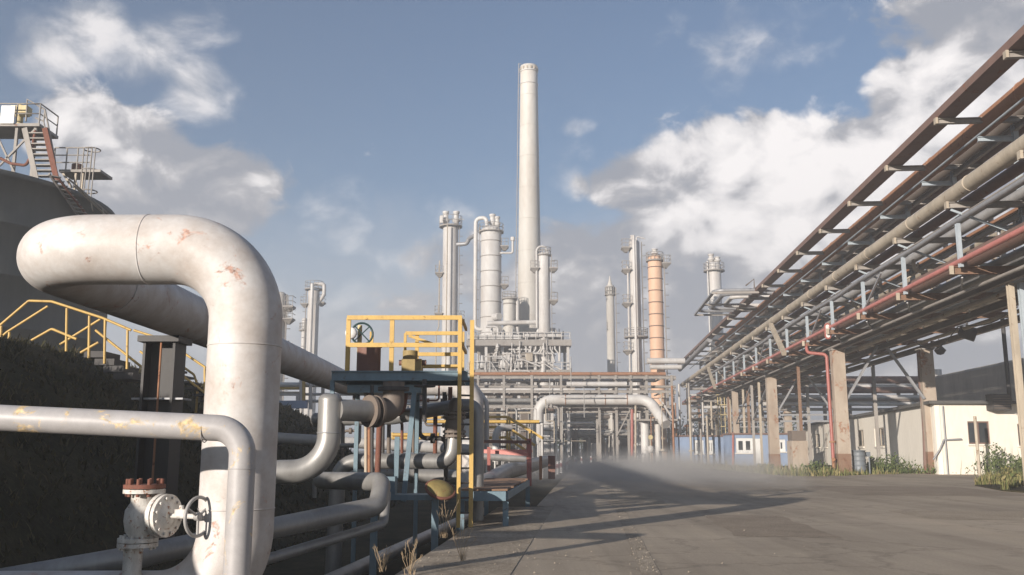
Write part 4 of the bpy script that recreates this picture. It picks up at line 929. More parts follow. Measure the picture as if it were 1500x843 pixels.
# pipes over the furnace roof
pipe('roof_header', 'slim white pipe crossing above the furnace roof and splitting into two curved legs', [at(714, 474, YF + 2), at(796, 472, YF + 2), at(801, 482, YF + 2)], .34, M['white_far'], 1.0, 14)
for s, lab in ((-1, 'left'), (1, 'right')):
    pipe('curved_leg', f'{lab} curved leg at the end of the white header above the furnace roof', [at(801, 482.5, YF + 2), at(801 + s * 13, 482.5, YF + 2), at(801 + s * 13, 491, YF + 2)], .24, M['white_far'], .8, 12)
pipe('roof_pipe', 'white pipe dropping down between the two fat columns onto the furnace roof', [at(737, 440, YF + 3), at(758, 432, YF + 3), at(758, 490, YF + 3)], .3, M['white_far'], 1.0, 12)
pipe('roof_rail_pipe', 'low white hooped pipe on the left half of the furnace roof', [at(712, 479, YF + 1), at(730, 479, YF + 1), at(730, 490, YF + 1)], .18, M['white_far'], .6, 10)
# chimney
YC = 145.0
cb, ct = at(776, 489, YC), at(777.5, 98, YC)
ch = thing('chimney', 'very tall cream chimney standing on the furnace, the highest thing in view', 'chimney', (cb.x, YC, FZ(505)))
zc0 = FZ(505); r0, r1 = 2.05, 1.42
b = MB(); N = 14; prof = [(0, zc0)] + [(r0 + (r1 - r0) * (i / N) ** .8, zc0 + (ct.z - zc0) * i / N) for i in range(N + 1)] + [(r1 - .18, ct.z), (r1 - .18, ct.z - 3)]
b.lathe((cb.x, YC, 0), prof, 40); b.build('stack', M['stack'], ch)
for i in range(1, 9):
    f_ = i / 9; b = MB(); b.ring((cb.x, YC, zc0 + (ct.z - zc0) * f_), (0, 0, 1), r0 + (r1 - r0) * f_ ** .8 + .005, .035, 40, 5); b.build('plate_seam', M['stack'], ch)
b = MB()
for dz in (1.0, 3.2): b.ring((cb.x, YC, ct.z - dz), (0, 0, 1), r1 + .05, .1, 40, 6)
b.build('top_band', M['white_far'], ch)
b = MB(); 
for i in range(14):
    t_ = 2 * PI * i / 14; b.box((cb.x + (r1 + .03) * math.cos(t_), YC + (r1 + .03) * math.sin(t_), ct.z - .55), (.22, .22, .4), t_)
b.build('top_lug', M['tan'], ch)
b = MB(); lz0, lz1 = zc0 + 2, ct.z + .4
for d in (-.22, .22): b.cyl((cb.x - r0 - .25, YC - .2 + d, lz0), (cb.x - r1 - .25, YC - .2 + d, lz1), .06, n=6)
for i in range(80):
    f = i / 79; x = cb.x - (r0 + (r1 - r0) * f) - .25; b.cyl((x, YC - .42, lz0 + (lz1 - lz0) * f), (x, YC + .02, lz0 + (lz1 - lz0) * f), .035, n=5)
for i in range(24):
    f = i / 23; x = cb.x - (r0 + (r1 - r0) * f) - .25; b.beam((x, YC - .2, lz0 + (lz1 - lz0) * f), (x + .4, YC - .2, lz0 + (lz1 - lz0) * f), .06, .06)
b.build('ladder', M['steel_far'], ch)
# ------------------------------------------------------------------ process columns
def column(name, label, px, w, ytop, Y, mat, plats=(), z0=0.0, dome=True, taper=1.0, bands=0, extras=None, px_top=None, group=None, ladder=1, ybase=None):
    mid = at(px, 450, Y); r = w / 2 * (Y * .985 + 15 * .172) / 1360; zt = at(px, ytop, Y).z; x = mid.x
    t = thing(name, label, 'process column', (x, Y, z0), group)
    b = MB(); hd = r * .5 if dome else 0
    prof = [(r * 1.12, z0), (r * 1.12, z0 + 2.2), (r, z0 + 2.6), (r, zt - hd)]
    if taper != 1: prof = [(r * taper, z0), (r * taper, z0 + (zt - z0) * .35), (r, z0 + (zt - z0) * .42), (r, zt - hd)]
    if dome: prof += [(r * .92, zt - hd * .55), (r * .6, zt - hd * .12), (0, zt)]
    else: prof += [(0, zt)]
    b.lathe((x, Y, 0), prof, 28); b.build('shell', mat, t)
    if bands:
        b = MB()
        for i in range(bands):
            z = z0 + 6 + (zt - hd - z0 - 6.5) * (i + .5) / bands; b.ring((x, Y, z), (0, 0, 1), r + .02, .07, 28, 6)
        b.build('stiffener_band', M['steel_far'] if mat is not M['orange'] else M['brown'], t)
    for (py, rs, rail, ang) in plats:   # platform ring: height pixel, radius scale, railing height, offset direction
        z = at(px, py, Y).z; R = r * rs; ox = r * .55 * ang
        b = MB()
        if ang == 0: b.lathe((x, Y, z), [(r * .9, -.06), (R, -.18), (R, .05), (r * .9, .06)], 28)
        else: b.box((x + ang * (r + .5), Y - .2, z - .05), (1.3, 1.8, .2)); b.hexa([(x + ang * (r + .45) - .2, Y - .5, z - .7), (x + ang * (r + .45) + .2, Y - .5, z - .7), (x + ang * (r + .45) + .2, Y + .1, z - .7), (x + ang * (r + .45) - .2, Y + .1, z - .7), (x + ang * (r + .5) - .6, Y - 1, z - .15), (x + ang * (r + .5) + .6, Y - 1, z - .15), (x + ang * (r + .5) + .6, Y + .6, z - .15), (x + ang * (r + .5) - .6, Y + .6, z - .15)])
        po = b.build('platform', M['steel_far'], t)
        b = MB()
        for k in (.5, 1.0):
            if ang == 0: b.ring((x, Y, z + rail * k), (0, 0, 1), R - .05, .045, 24, 5)
            else: b.tube([(x + ang * (r + .05), Y - 1.05, z + rail * k), (x + ang * (r + 1.1), Y - 1.05, z + rail * k), (x + ang * (r + 1.1), Y + .6, z + rail * k)], .045, 0, 5)
        m_ = 14 if ang == 0 else 0
        for i in range(m_):
            a = 2 * PI * i / m_; b.cyl((x + (R - .05) * math.cos(a), Y + (R - .05) * math.sin(a), z), (x + (R - .05) * math.cos(a), Y + (R - .05) * math.sin(a), z + rail), .04, n=5)
        if ang: 
            for q in (.05, .55, 1.1): b.cyl((x + ang * (r + q), Y - 1.05, z), (x + ang * (r + q), Y - 1.05, z + rail), .04, n=5)
        b.build('railing', M['steel_far'], po)
    if ladder:
        b = MB(); lx = x + ladder * (r + .22)
        for d in (-.2, .2): b.cyl((lx, Y - .5 + d, z0 + 2), (lx, Y - .5 + d, zt - .4), .05, n=5)
        z = z0 + 2.5
        while z < zt - .6: b.ring((lx + ladder * .25, Y - .5, z), (0, 0, 1), .32, .03, 10, 4); z += 1.6
        b.build('ladder', M['steel_far'], t)
    return t, x, r, zt
W_ = M['white_far']
def head(t, x, Y, zt, dx, h, r):
    b = MB(); b.lathe((x + dx, Y, zt), [(0, 0), (r, 0), (r, h * .3), (r * 1.5, h * .35), (r * 1.5, h * .5), (r, h * .55), (r, h * .85), (r * 1.3, h * .88), (r * 1.3, h), (0, h)], 14); b.build('relief_valve', W_, t)
t, x, r, zt = column('process_column', 'white column topped by two relief valves, left of the fat banded column', 659, 23, 330, 150, W_, [(332, 1.5, 1.6, 0), (401, 1.2, 1.2, -1), (460, 1.2, 1.2, -1), (468, 1.2, 1.2, 1)], ladder=1)
head(t, x, 150, zt - .3, -.85, 2.6, .42); head(t, x, 150, zt - .3, .9, 2.6, .42)
b = MB(); b.cyl((x - .4, 149.1 - r, 4), (x - .4, 149.1 - r, zt - .5), .1, n=8).tube([(x - r - .5, 150, zt - 6), (x - r - .5, 150, zt - 17), (x - r - .9, 150, zt - 18), (x - r - .9, 150, 5)], .1, .3, 8); b.build('drain_pipe', M['tan'], t)
b = MB(); b.box((x - 1.5, 149, zt + .7), (.5, .5, 1.2)).beam((x + .4, 149.5, zt + 1), (x + 2.2, 149.5, zt + .8), .08, .08); b.build('davit', W_, t)
xA, zA = x + r, zt
t, x, r, zt = column('process_column', 'fat white column ringed with dark bands, just left of the chimney', 719, 31, 332, 146, W_, [(340, 1.22, 1.2, 0), (362, 1.05, 1.2, 1), (418, 1.0, 1.2, 1)], bands=12, ladder=-1)
head(t, x, 146, zt - .4, .2, 2.4, .4); head(t, x, 146, zt - .4, 1.0, 2.0, .35)
b = MB(); b.tube([(x - .7, 145, zt - .2), (x - .7, 145, zt + 1.2), (x - r - .8, 145.5, zt + 1.2), (x - r - .8, 145.5, FZ(474)), (x - .5, 145, FZ(474))], .32, .8, 12); b.build('overhead_pipe', W_, t)
b = MB(); b.tube([(x + r - .2, 145, zt - 4.6), (x + r + 1.8, 145, zt - 4.6), (x + r + 1.8, 145, zt - 2.6)], .18, .3, 8).cyl((x + r + 1.8, 145, zt - 2.6), (x + r + 1.8, 145, zt - 2.0), .35, n=10); b.build('vent_pipe', W_, t)
b = MB()
for z in (zt - 15, zt - 17, zt - 21): b.cyl((x + r * .3, 146 - r * .8, z), (x + r * .3 + .9, 146 - r - 1.0, z), .55, n=14)
b.build('manway', W_, t)
pipe('link_pipe', 'grey bent pipe linking the tops of the two columns left of the chimney', [Vector((xA - .2, 149.5, zA - 3.4)), Vector((xA + 1.4, 149, zA - 3.4)), Vector((xA + 1.9, 148.5, zA - 2.6)), Vector((x - r - .8, 146, zA - 2.6))], .34, M['steel'], .6, 12)
t, x, r, zt = column('process_column', 'short stout column squeezed between the fat banded column and the chimney', 746, 18, 436, 141, M['stack'], [(438, 1.25, 1.0, 0)], z0=FZ(500), ladder=0, bands=2)
t, x, r, zt = column('process_column', 'slim white column with a hooped pipe at its top, just right of the chimney', 797, 18, 370, 139, W_, [(374, 1.2, 1.1, 0), (394, 1.1, 1.1, -1), (394, 1.1, 1.1, 1), (441, 1.0, 1.1, 1)], ladder=1)
b = MB(); b.tube([(x - r - .2, 138.4, FZ(480)), (x - r - .2, 138.4, zt + .8), (x + .5, 138.4, zt + .8), (x + .5, 138.4, zt - 4)], .16, .9, 10, seg=10); b.build('overhead_pipe', W_, t)
t, x, r, zt = column('process_column', 'thin grey column with a pointed tip, standing alone right of the furnace', 894, 12, 419, 150, M['stack'], [(432, 1.3, 1.2, 0)], ladder=1, dome=False)
b = MB(); b.lathe((x, 150, zt - .05), [(r * .7, 0), (r * .5, .5), (.12, 1.2), (.1, 1.6), (0, 1.7)], 16); b.build('tip', M['stack'], t)
t, x, r, zt = column('process_column', 'tall slim white column left of the orange one', 931, 16, 352, 135, W_, [(364, 1.4, 1.2, -1), (396, 1.2, 1.2, -1), (445, 1.2, 1.2, -1), (494, 2.2, 1.2, 0), (514, 1.2, 1.2, -1)], ladder=1)
b = MB(); b.cyl((x - .3, 134 - r, 3), (x - .3, 134 - r, zt + .3), .2, n=8).cyl((x - r - .3, 134.5, 3), (x - r - .3, 134.5, zt - 4), .14, n=8).tube([(x + .3, 134.6, zt - .2), (x + .3, 134.6, zt + .5), (x + 1.6, 134.6, zt + .1)], .1, .3, 8); b.build('side_pipe', W_, t)
head(t, x, 135, zt - .2, -.3, .9, .22)
t, x, r, zt = column('process_column', 'orange clad column ringed with bands, its foot wrapped by white pipes', 961, 21, 374, 132, M['orange'], [(382, 1.25, 1.1, 0), (387, 1.1, 1.1, 1)], bands=13, ladder=1)
head(t, x, 132, zt - .2, 0, 1.1, .35)
b = MB(); b.tube([at(948, 529, 130), at(1003, 529, 130)], .42, 0, 12).tube([at(952, 538, 129), at(998, 538, 129)], .34, 0, 12); b.build('foot_pipe', W_, t)
t, x, r, zt = column('process_column', 'white column with a collar platform behind the pipe rack on the right', 1048, 20, 384, 150, W_, [(397, 1.55, 1.2, 0)], ladder=0)
head(t, x, 150, zt - .2, -.4, 1.5, .4); head(t, x, 150, zt - .2, .6, 1.0, .4)
b = MB(); b.cyl((x - r - .1, 149.3, 3), (x - r - .1, 149.3, zt), .14, n=8); b.build('side_pipe', W_, t)
t, x, r, zt = column('process_column', 'far white column with a hooked overhead pipe, alone at the left', 459, 17, 424, 170, W_, [(424, 1.6, 1.4, 0), (444, 1.2, 1.4, 1), (446, 1.1, 1.3, -1)], ladder=-1)
b = MB(); b.cyl((x + .2, 168.6 - r, 3), (x + .2, 168.6 - r, zt + .6), .32, n=10).tube([(x + .2, 169, zt + .8), (x + 2.1, 169, zt + .8), (x + 2.1, 169, zt - 1.2), (x + .9, 169, zt - 3.2), (x + .9, 169, 3)], .35, .5, 12); b.build('overhead_pipe', W_, t)
t, x, r, zt = column('process_column', 'small white column at the far left, partly behind the hooked one', 447, 8, 466, 172, W_, [(484, 1.9, 1.3, 0)], ladder=0)
t, x, r, zt = column('process_column', 'pale column peeping out just right of the white riser', 409, 20, 428, 120, M['stack'], [(450, 1.1, 1.3, 1), (468, 1.1, 1.3, 1)], ladder=1)
# ------------------------------------------------------------------ the pipe rack on the right
Z1, Z2, Z3 = 8.55, 11.15, 14.62          # tops of the three tiers
FR = [36.9 + 6.4 * k for k in range(-4, 18)]
UN, UF = 16.0, 21.6
rack = thing('pipe_rack', 'long three tier steel pipe rack on concrete columns along the right of the yard', 'pipe rack', rk(18.5, 80, 0))
for V in FR:
    for z, u0, u1, h in ((Z1, 14.15, 22.1, .3), (Z2, 14.2, 22.0, .24), (Z3, 14.1, 21.9, .22)):
        b = MB(); b.ibeam(rk(u0, V, z - h / 2), rk(u1, V, z - h / 2), .2, h, .025); b.build('cross_beam', M['rustbrown'] if z == Z1 else M['steel_far'], rack)
for V in FR[:13]:
    b = MB(); c = [rk(14.1, V - .11, Z1 - .16), rk(15.9, V - .11, Z1 - .33), rk(15.9, V + .11, Z1 - .33), rk(14.1, V + .11, Z1 - .16), rk(14.1, V - .11, Z1 - .01), rk(15.9, V - .11, Z1 - .305), rk(15.9, V + .11, Z1 - .305), rk(14.1, V + .11, Z1 - .01)]
    b.box(rk(14.1, V - .12, Z1 - .14), (.16, .06, .34), -TH); b.build('lit_beam_end', M['tan'], rack)  # tan tone puts the sunlit look of the beam ends into colour
for V in FR[:16]:
    b = MB(); b.ibeam(rk(14.32, V - .5, Z1 - .1), rk(14.32, V - .5, Z1 + 1.62), .15, .15, .025, Vector((0, 1, 0))); b.build('hanger_post', M['bluegrey'], rack)
for V in FR[2:]:
    for u in (17.15, 21.4):
        b = MB(); b.ibeam(rk(u, V + .3, Z1), rk(u, V + .3, Z3 - .22), .2, .2, .03, Vector((0, 1, 0))); b.build('upper_column', M['bluegrey'] if u < 20 else M['steel_far'], rack)
for V in FR[2:17]:
    b = MB(); b.ibeam(rk(15.7, V + .3, Z3 - .8), rk(17.05, V + .3, Z3 - .8), .16, .2, .025); b.build('cantilever_arm', M['bluegrey'], rack)
for u, z in ((UN, Z1 - .55), (UF, Z1 - .55), (18.8, Z1 - .5)):
    b = MB(); b.ibeam(rk(u, FR[0], z), rk(u, FR[-1], z), .22, .34, .03); b.build('longitudinal_beam', M['darkpipe'], rack)
for u, z in ((17.15, Z2 - .4), (21.4, Z2 - .4), (17.15, Z3 - .4), (21.4, Z3 - .4)):
    b = MB(); b.ibeam(rk(u, FR[0], z), rk(u, FR[-1], z), .16, .24, .03); b.build('longitudinal_beam', M['steel_far'], rack)
def cpost(U, V, w, mat=None, z0=-.3, top=Z1 - .72):
    b = MB(); p = rk(U, V, 0)
    b.beam((p.x, p.y, z0), (p.x, p.y, top), w, w * .9, rk(0, 1, 0)); b.build('concrete_column', mat or M['concrete'], rack)
    b = MB(); b.beam((p.x, p.y, -.3), (p.x, p.y, 1.1 + .35 * math.sin(U * 3 + V)), w + .03, w * .9 + .03, rk(0, 1, 0)); b.build('rust_stain_base', M['rustbrown'], rack)  # rust stain at the column foot, added as a slightly wider band
    b = MB(); b.box((p.x, p.y, top + .05), (w + .12, w + .1, .1), -TH); b.build('cap_plate', M['steel_far'], rack)
VB = 61.5
for U, V, w in ((UN, VB, .78), (UF, VB + .3, .8), (UN, 84, .84), (UF, 84.5, .8), (UN, 105, .62), (UF, 105, .8), (UN, 126, .6), (UF, 126, .6)):
    cpost(U, V, w)
# steel posts
for U, V, w, mt in ((16.15, 36.6, .22, M['tan']), (16.55, 36.6, .2, M['bluegrey']), (16.6, 100, .26, M['rustbrown']), (UN, 73, .2, M['rustbrown']), (UF, 73, .22, M['steel_far']), (UN, 90, .2, M['tan']), (UN, 110, .22, M['rustbrown']), (UN, 121, .24, M['tan']), (15.6, 136, .24, M['rustbrown']), (16.1, 100, .2, M['tan']), (UN, 94, .22, M['steel_far']), (UN, 116, .26, M['steel_far']), (16.4, 132, .26, M['steel_far']), (UN, 140, .26, M['steel_far']), (15.5, 146, .3, M['steel_far']), (UF, 116, .3, M['steel_far']), (UF, 140, .3, M['steel_far']), (UF, 95, .25, M['steel_far']), (UF, 37, .3, M['steel_far'])):
    p = rk(U, V, 0); b = MB(); b.ibeam((p.x, p.y, -.3), (p.x, p.y, Z1 - .72), w, w, .03, rk(0, 1, 0)); b.build('steel_post', mt, rack)
for k in range(3, 16):
    V = FR[k]
    for u in (14.6, 17.4): 
        b = MB(); b.beam(rk(u, V + .2, Z1 - .36), rk(u + 2.2, V + 6.1, Z1 - .36), .07, .09); b.build('plan_brace', M['steel'], rack)
    b = MB(); b.beam(rk(14.3, V, Z2 - .3), rk(16.9, V, Z1 + 1.2), .07, .09); b.build('arm_brace', M['bluegrey'], rack)
for V in (VB, 84, 105, 126):
    for (ua, za, ub, zb_) in ((UN + .4, 4.7, 18.55, Z1 - .45), (UF - .4, 4.7, 19.05, Z1 - .45)):
        for d in (-.09, .09):
            b = MB(); b.beam(rk(ua, V - .1 + d, za), rk(ub, V - .1 + d, zb_), .07, .13); b.build('knee_brace', M['steel'], rack)
    for z in (4.5, 3.95):
        if V > 70:
            b = MB(); b.beam(rk(UN + .4, V, z), rk(UF - .4, V, z), .14, .16); b.build('tie_beam', M['steel'], rack)
for V0_, V1_, dr_ in ((105, 94.5, 1), (116, 126, 1), (126, 116, 1), (94.5, 84, 1)):
    b = MB(); b.beam(rk(UN, V0_, 4.2), rk(UN, V1_, Z1 - .8), .1, .12); b.build('long_brace', M['steel'], rack)
for V, dv_, u in ((73, 6, 14.2), (112, 7, 14.2)):
    b = MB(); b.beam(rk(u - .1, V, Z2 - .1), rk(u - .1, V - dv_ * .75, Z1 - .2), .3, .3); b.build('diagonal_strut', M['tan'], rack)
for V in (46, 58, 77, 90):
    b = MB(); b.beam(rk(14.3, V, Z1 + 1.5), rk(14.3, V + 3.2, Z1 + .1), .08, .1); b.build('rail_brace', M['steel'], rack)
for V in FR[2:14]:
    b = MB(); b.box(rk(14.16, V, Z2 - .12), (.1, .24, .28), -TH); b.build('lit_beam_end', M['tan'], rack)
    b = MB(); b.box(rk(14.02, V, Z3 - .1), (.1, .24, .26), -TH); b.build('lit_beam_end', M['tan'], rack)  # same pale tone standing for sun on the upper beam ends
# pipes on the rack
GP = 'pipes lying on the long pipe rack'
VE = 148.0
def rpipe(u, z, r, mat, label, v0=12.0, v1=VE, name='rack_pipe', n=16, wob=0.0, rings=0):
    b = MB(); pts = []; k = 24 if wob else 1
    for i in range(k + 1):
        v = v0 + (v1 - v0) * i / k; pts.append(rk(u + wob * math.sin(i * 1.3) , v, z + wob * math.sin(i * 2.1 + u)))
    b.tube(pts, r, 0, n)
    if rings:
        v = v0 + 4
        while v < v1: b.ring(rk(u, v, z), rk(0, 1, 0), r + .005, .02, n, 5); v += rings
    return tag(b.build(name, mat), label, 'pipe', GP)
rpipe(14.32, Z1 + .13, .11, M['redfaded'], 'slim red pipe along the lower near edge of the rack', v1=146)
rpipe(15.05, Z1 + .36, .34, M['brown'], 'thick brown pipe just behind the slim red pipe on the lowest tier')
rpipe(14.45, Z2 + .31, .30, M['tan'], 'tan clad pipe with brackets on the near edge of the middle tier', rings=6.4, n=24)
rpipe(14.32, Z1 + 1.72, .10, M['steel'], 'straight grey handrail pipe carried on the hanger posts above the red pipe', v1=112, wob=.04)
rpipe(16.15, Z3 - .06, .39, M['rust'], 'thick orange rusty pipe under the top tier, second from the near edge', v1=118, n=24, rings=9)
b = MB(); 
va, vb = 12, 150
for (u0, z0_, w_, h_) in ((14.42, Z3 + .06, .7, .04), (14.06, Z3 + .19, .03, .3), (14.78, Z3 + .19, .03, .3)):
    b.beam(rk(u0, va, z0_), rk(u0, vb, z0_), w_, h_)
tag(b.build('cable_tray', M['brown']), 'dark cable tray along the topmost near edge of the rack, against the sky', 'cable tray')
names = ['third', 'fourth', 'fifth', 'sixth', 'seventh', 'eighth', 'ninth', 'tenth']
rnd = random.Random(3)
for i, (u, r, mt) in enumerate(((15.95, .16, 'steel'), (16.75, .24, 'clad'), (17.55, .2, 'tan'), (18.6, .14, 'clad'), (19.9, .26, 'tan'), (21.2, .2, 'brown'))):
    rpipe(u, Z1 + r, r, M[mt], f'{names[i]} pipe from the near edge on the lowest tier of the rack')
for i, (u, r, mt) in enumerate(((15.3, .22, 'brown'), (16.05, .16, 'clad'), (17.0, .24, 'grey_paint'), (18.0, .2, 'rust'), (19.0, .18, 'tan'), (20.2, .26, 'clad'))):
    rpipe(u, Z2 + r, r, M[mt], f'{names[i]} pipe counted from the near edge of the rack, middle tier')
for i, (u, r, mt) in enumerate(((17.5, .28, 'darkpipe'), (18.3, .22, 'brown'), (19.4, .26, 'darkpipe'), (20.8, .24, 'brown'))):
    rpipe(u, Z3 + r, r, M[mt], f'{names[i]} pipe from the near edge on the top tier, shaded from below')
for i, (u, z, r, lab) in enumerate(((14.75, Z2 - .5, .05, 'slim conduit hung under the tan pipe'), (15.6, Z1 - .55, .07, 'slim conduit slung below the lowest tier, near side'), (17.2, Z1 - .62, .12, 'stout conduit slung below the lowest tier, near its middle'), (20.2, Z1 - .6, .1, 'conduit slung below the lowest tier, far side'), (15.75, Z3 - .62, .05, 'bright slim conduit just under the rusty pipe'))):
    rpipe(u, z, r, M['bluegrey' if i in (4,) else 'tan' if i in (2, 3) else 'steel_far'], lab, n=10, name='conduit')
# pipe shoes and clamps on the middle tier: small bright saddles
for i, (v0, u) in enumerate(((38.3, 14.9), (42, 14.9), (48.5, 15.0), (54.8, 14.9), (61, 14.9), (67.5, 15.0))):
    b = MB(); b.beam(rk(u, v0, Z2 - .62), rk(u, v0 + 2.6, Z2 - .62), .06, .07); b.build('tie_rod', M['steel'], rack)
# light stanchions of small branch lines between tiers
GB = 'short branch lines standing between the tiers of the rack'
for i in range(60):
    v = rnd.uniform(36, 135); u = rnd.uniform(16.2, 21); z = Z1 + .3; b = MB(); d = rnd.choice((-1, 1)) * rnd.uniform(.3, .9)
    b.tube([rk(u, v, z), rk(u, v, z + rnd.uniform(.8, 1.6)), rk(u + d, v, z + 1.7), rk(u + d, v, Z2 - .1)], rnd.uniform(.05, .1), .15, 8, seg=4)
    if i % 2: b.disc(rk(u, v, z + .5), (0, 0, 1), .2, .16, 10)
    tag(b.build('branch_line', rnd.choice((M['steel'], M['tan'], M['white_far']))), 'short branch line with a bend between the lower tiers of the rack', 'pipe', GB)
# red branch that drops down the near concrete column
p0 = rk(14.32, VB + 1.2, Z1 + .13)
pipe('red_drop_pipe', 'red pipe branching off under the rack and running down the nearest concrete column', [p0, rk(14.32, VB + .9, Z1 - .75), rk(UN - .62, VB + .2, Z1 - .95), rk(UN - .62, VB + .0, .9)], .11, M['red'], .3, 12)
b = MB(); q = rk(UN - .62, VB, 0); b.disc((q.x, q.y, 2.0), (0, 0, 1), .2, .12, 12).cyl((q.x - .1, q.y - .3, .9), (q.x + .1, q.y + .1, .9), .12, n=10).cyl((q.x, q.y, -.2), (q.x, q.y, .95), .1, n=10); tag(b.build('fire_hydrant', M['rust']), 'rusty hydrant valve at the foot of the red pipe on the concrete column', 'hydrant')
# round ended sign hung on the rack
c = rk(14.15, 56.2, Z1 - .1); t = thing('rack_sign', 'small upright red rimmed white sign with rounded ends hung on the lower rack edge', 'sign', c - Vector((0, 0, .45)))
def pill(b, c, w, h, dep):
    vs = []; n = 10
    for d in (-dep / 2, dep / 2):
        for i in range(2 * n):
            a = PI * i / (n - 1) if i < n else PI + PI * (i - n) / (n - 1); s = 1 if i < n else -1
            vs.append(c + Vector((math.cos(a) * w / 2, d, math.sin(a) * w / 2 + s * (h - w) / 2)))
    m_ = 2 * n; b.add(vs, [tuple(range(m_)), tuple(reversed(range(m_, 2 * m_)))] + [(i, (i + 1) % m_, m_ + (i + 1) % m_, m_ + i) for i in range(m_)])
b = MB(); pill(b, c, .38, .98, .06); b.build('rim', M['red'], t); b = MB(); pill(b, c - Vector((0, .035, 0)), .22, .78, .03); b.build('plate', M['signwhite'], t)
# expansion loops projecting from the top tier
for i, (u0, v0, v1, r, mt) in enumerate(((10.7, 79, 91, .16, 'steel'), (11.7, 80.6, 89.4, .2, 'steel'), (12.7, 82.3, 87.7, .2, 'white_far'))):
    pipe('expansion_loop', ('outermost', 'middle', 'innermost')[i] + ' of three flat pipe loops jutting out of the rack against the sky', [rk(17.0, v0, Z3 + .2), rk(u0, v0, Z3 + .2), rk(u0, v1, Z3 + .2), rk(17.0, v1, Z3 + .2)], r, M[mt], .8, 12, 'flat pipe loops jutting out of the rack')
t = thing('loop_support', 'steel frame holding the flat pipe loops out from the rack', 'support frame', rk(12.5, 85, Z3 - .4))
for v in (78.4, 85, 91.6):
    b = MB(); b.beam(rk(10.4, v, Z3 - .1), rk(14.3, v, Z3 - .1), .14, .18); b.build('beam', M['steel_far'], t)
b = MB(); b.beam(rk(10.4, 78.4, Z3 - .08), rk(10.4, 91.6, Z3 - .08), .12, .16); b.build('edge_beam', M['steel'], t)
b = MB(); b.tube([rk(13.9, 78.2, Z3 + .2), rk(13.9, 78.2, Z3 + 1.0), rk(13.2, 78.2, Z3 + .45)], .06, 0, 6); b.build('davit', M['darkpipe'], t)
# yellow caged ladder tower
yl = at(1060, 640, 113); t = thing('ladder_cage', 'faded yellow caged ladder standing among the far rack posts', 'ladder', (yl.x, 113, 0))
b = MB()
for dx in (-.55, -.25, .25, .6): b.beam((yl.x + dx, 113, 2.6), (yl.x + dx, 113, at(1060, 582, 113).z), .09, .09)
b.build('cage_bars', M['yellow_pale'], t); b = MB()
for z in (2.6, 4.2, 5.6, 6.8, 8.0): b.box((yl.x, 113, z), (1.5, .5, .09))
b.build('cage_hoops', M['yellow_pale'], t); b = MB(); b.beam((yl.x - .3, 113, -.2), (yl.x - .3, 113, 2.55), .7, .5, Vector((0, 1, 0))); b.build('base_column', M['concrete'], t)
for dx, mt in ((.55, 'steel_far'), (.9, 'tan')):
    b = MB(); b.cyl((yl.x + dx, 112.8, -.2), (yl.x + dx, 112.8, 8), .1, n=8); b.build('post', M[mt], t)
pipe('red_standpipe', 'slim red pipe standing in front of the blue cabins', [at(1074, 634, 96), at(1074, 682, 96)], .12, M['red'], 0, 8)
# rack end: clutter where it meets the bridge
pipe('slanting_duct', 'pale round duct slanting down from the rack top towards the bridge', [rk(14.4, 112, Z3 - .2), rk(14.4, 150, Z3 - .6)], .32, M['steel'], 0, 14)
GR = 'slim posts and pipes standing where the rack meets the bridge'
for i in range(34):
    px = rnd.uniform(950, 1060); Y = rnd.uniform(100, 140); y0 = rnd.uniform(560, 640); p = at(px, y0, Y); b = MB(); b.cyl((p.x, Y, -.2), p, rnd.choice((.06, .09, .12)), n=8)
    for k in range(rnd.randint(0, 2)): b.disc((p.x, Y, rnd.uniform(.6, p.z)), (0, 0, 1), .28, .2, 10)
    tag(b.build('standpipe', rnd.choice((M['steel_far'], M['white_far'], M['tan'], M['rust']))), 'slim pipe standing in the clutter where the rack meets the bridge', 'pipe', GR)
t = thing('white_valve', 'white wheel valve on a post beside the white bridge legs', 'valve', at(953, 676, 106)); q = at(953, 658, 106)
b = MB(); b.cyl((q.x, 106, -.1), (q.x, 106, q.z + 1.2), .09, n=8); b.build('post', M['tan'], t); b = MB(); b.lathe((q.x, 106, q.z - .5), [(0, 0), (.3, .1), (.42, .45), (.3, .8), (0, .9)], 14); b.build('valve_body', M['white_far'], t); b = MB(); b.disc((q.x, 105.8, q.z + 1.3), (0, 1, 0), .26, .08, 16); b.build('plate', M['yellow_pale'], t)
# drooping cable, pendant lamp and floodlight under the rack
lp_ = at(1377, 513, 58)
t = thing('pendant_lamp', 'dark pendant lamp dangling from a cable under the far side of the rack', 'lamp', lp_ - Vector((0, 0, .3)))
b = MB(); b.lathe(lp_ - Vector((0, 0, .32)), [(0, 0), (.2, .06), (.36, .3), (.3, .36), (.1, .6), (0, .66)], 14); b.build('lamp_shade', M['dark'], t)
b = MB(); b.cyl(lp_ + Vector((0, 0, .3)), at(1375, 497, 58), .03, n=6); b.build('cord', M['black'], t)
b = MB(); pts = []
for i in range(17):
    f = i / 16; x = 1335 + (1490 - 1335) * f; yv = (508 * (1 - f) + 462 * f) + (26 * math.sin(PI * min(1, f * 2.2)) if f < .45 else 12 * math.sin(PI * (f - .45) / .55)); pts.append(at(x, yv - 12, 58 - 20 * f))
b.tube(pts, .03, 0, 6); tag(b.build('sagging_cable', M['black']), 'thin black cable sagging below the far edge of the rack', 'cable')
fl = at(1420, 488, 50); t = thing('floodlight', 'dark floodlight drum fixed under the far edge of the rack', 'floodlight', fl - Vector((0, 0, .35)))
b = MB(); b.cyl(fl + Vector((-.5, .1, .1)), fl + Vector((.25, -.1, -.12)), .3, .38, n=18); b.build('housing', M['dark'], t); b = MB(); b.cyl(fl + Vector((-.1, 0, .3)), fl + Vector((-.1, 0, .75)), .06, n=8); b.build('bracket', M['dark'], t)
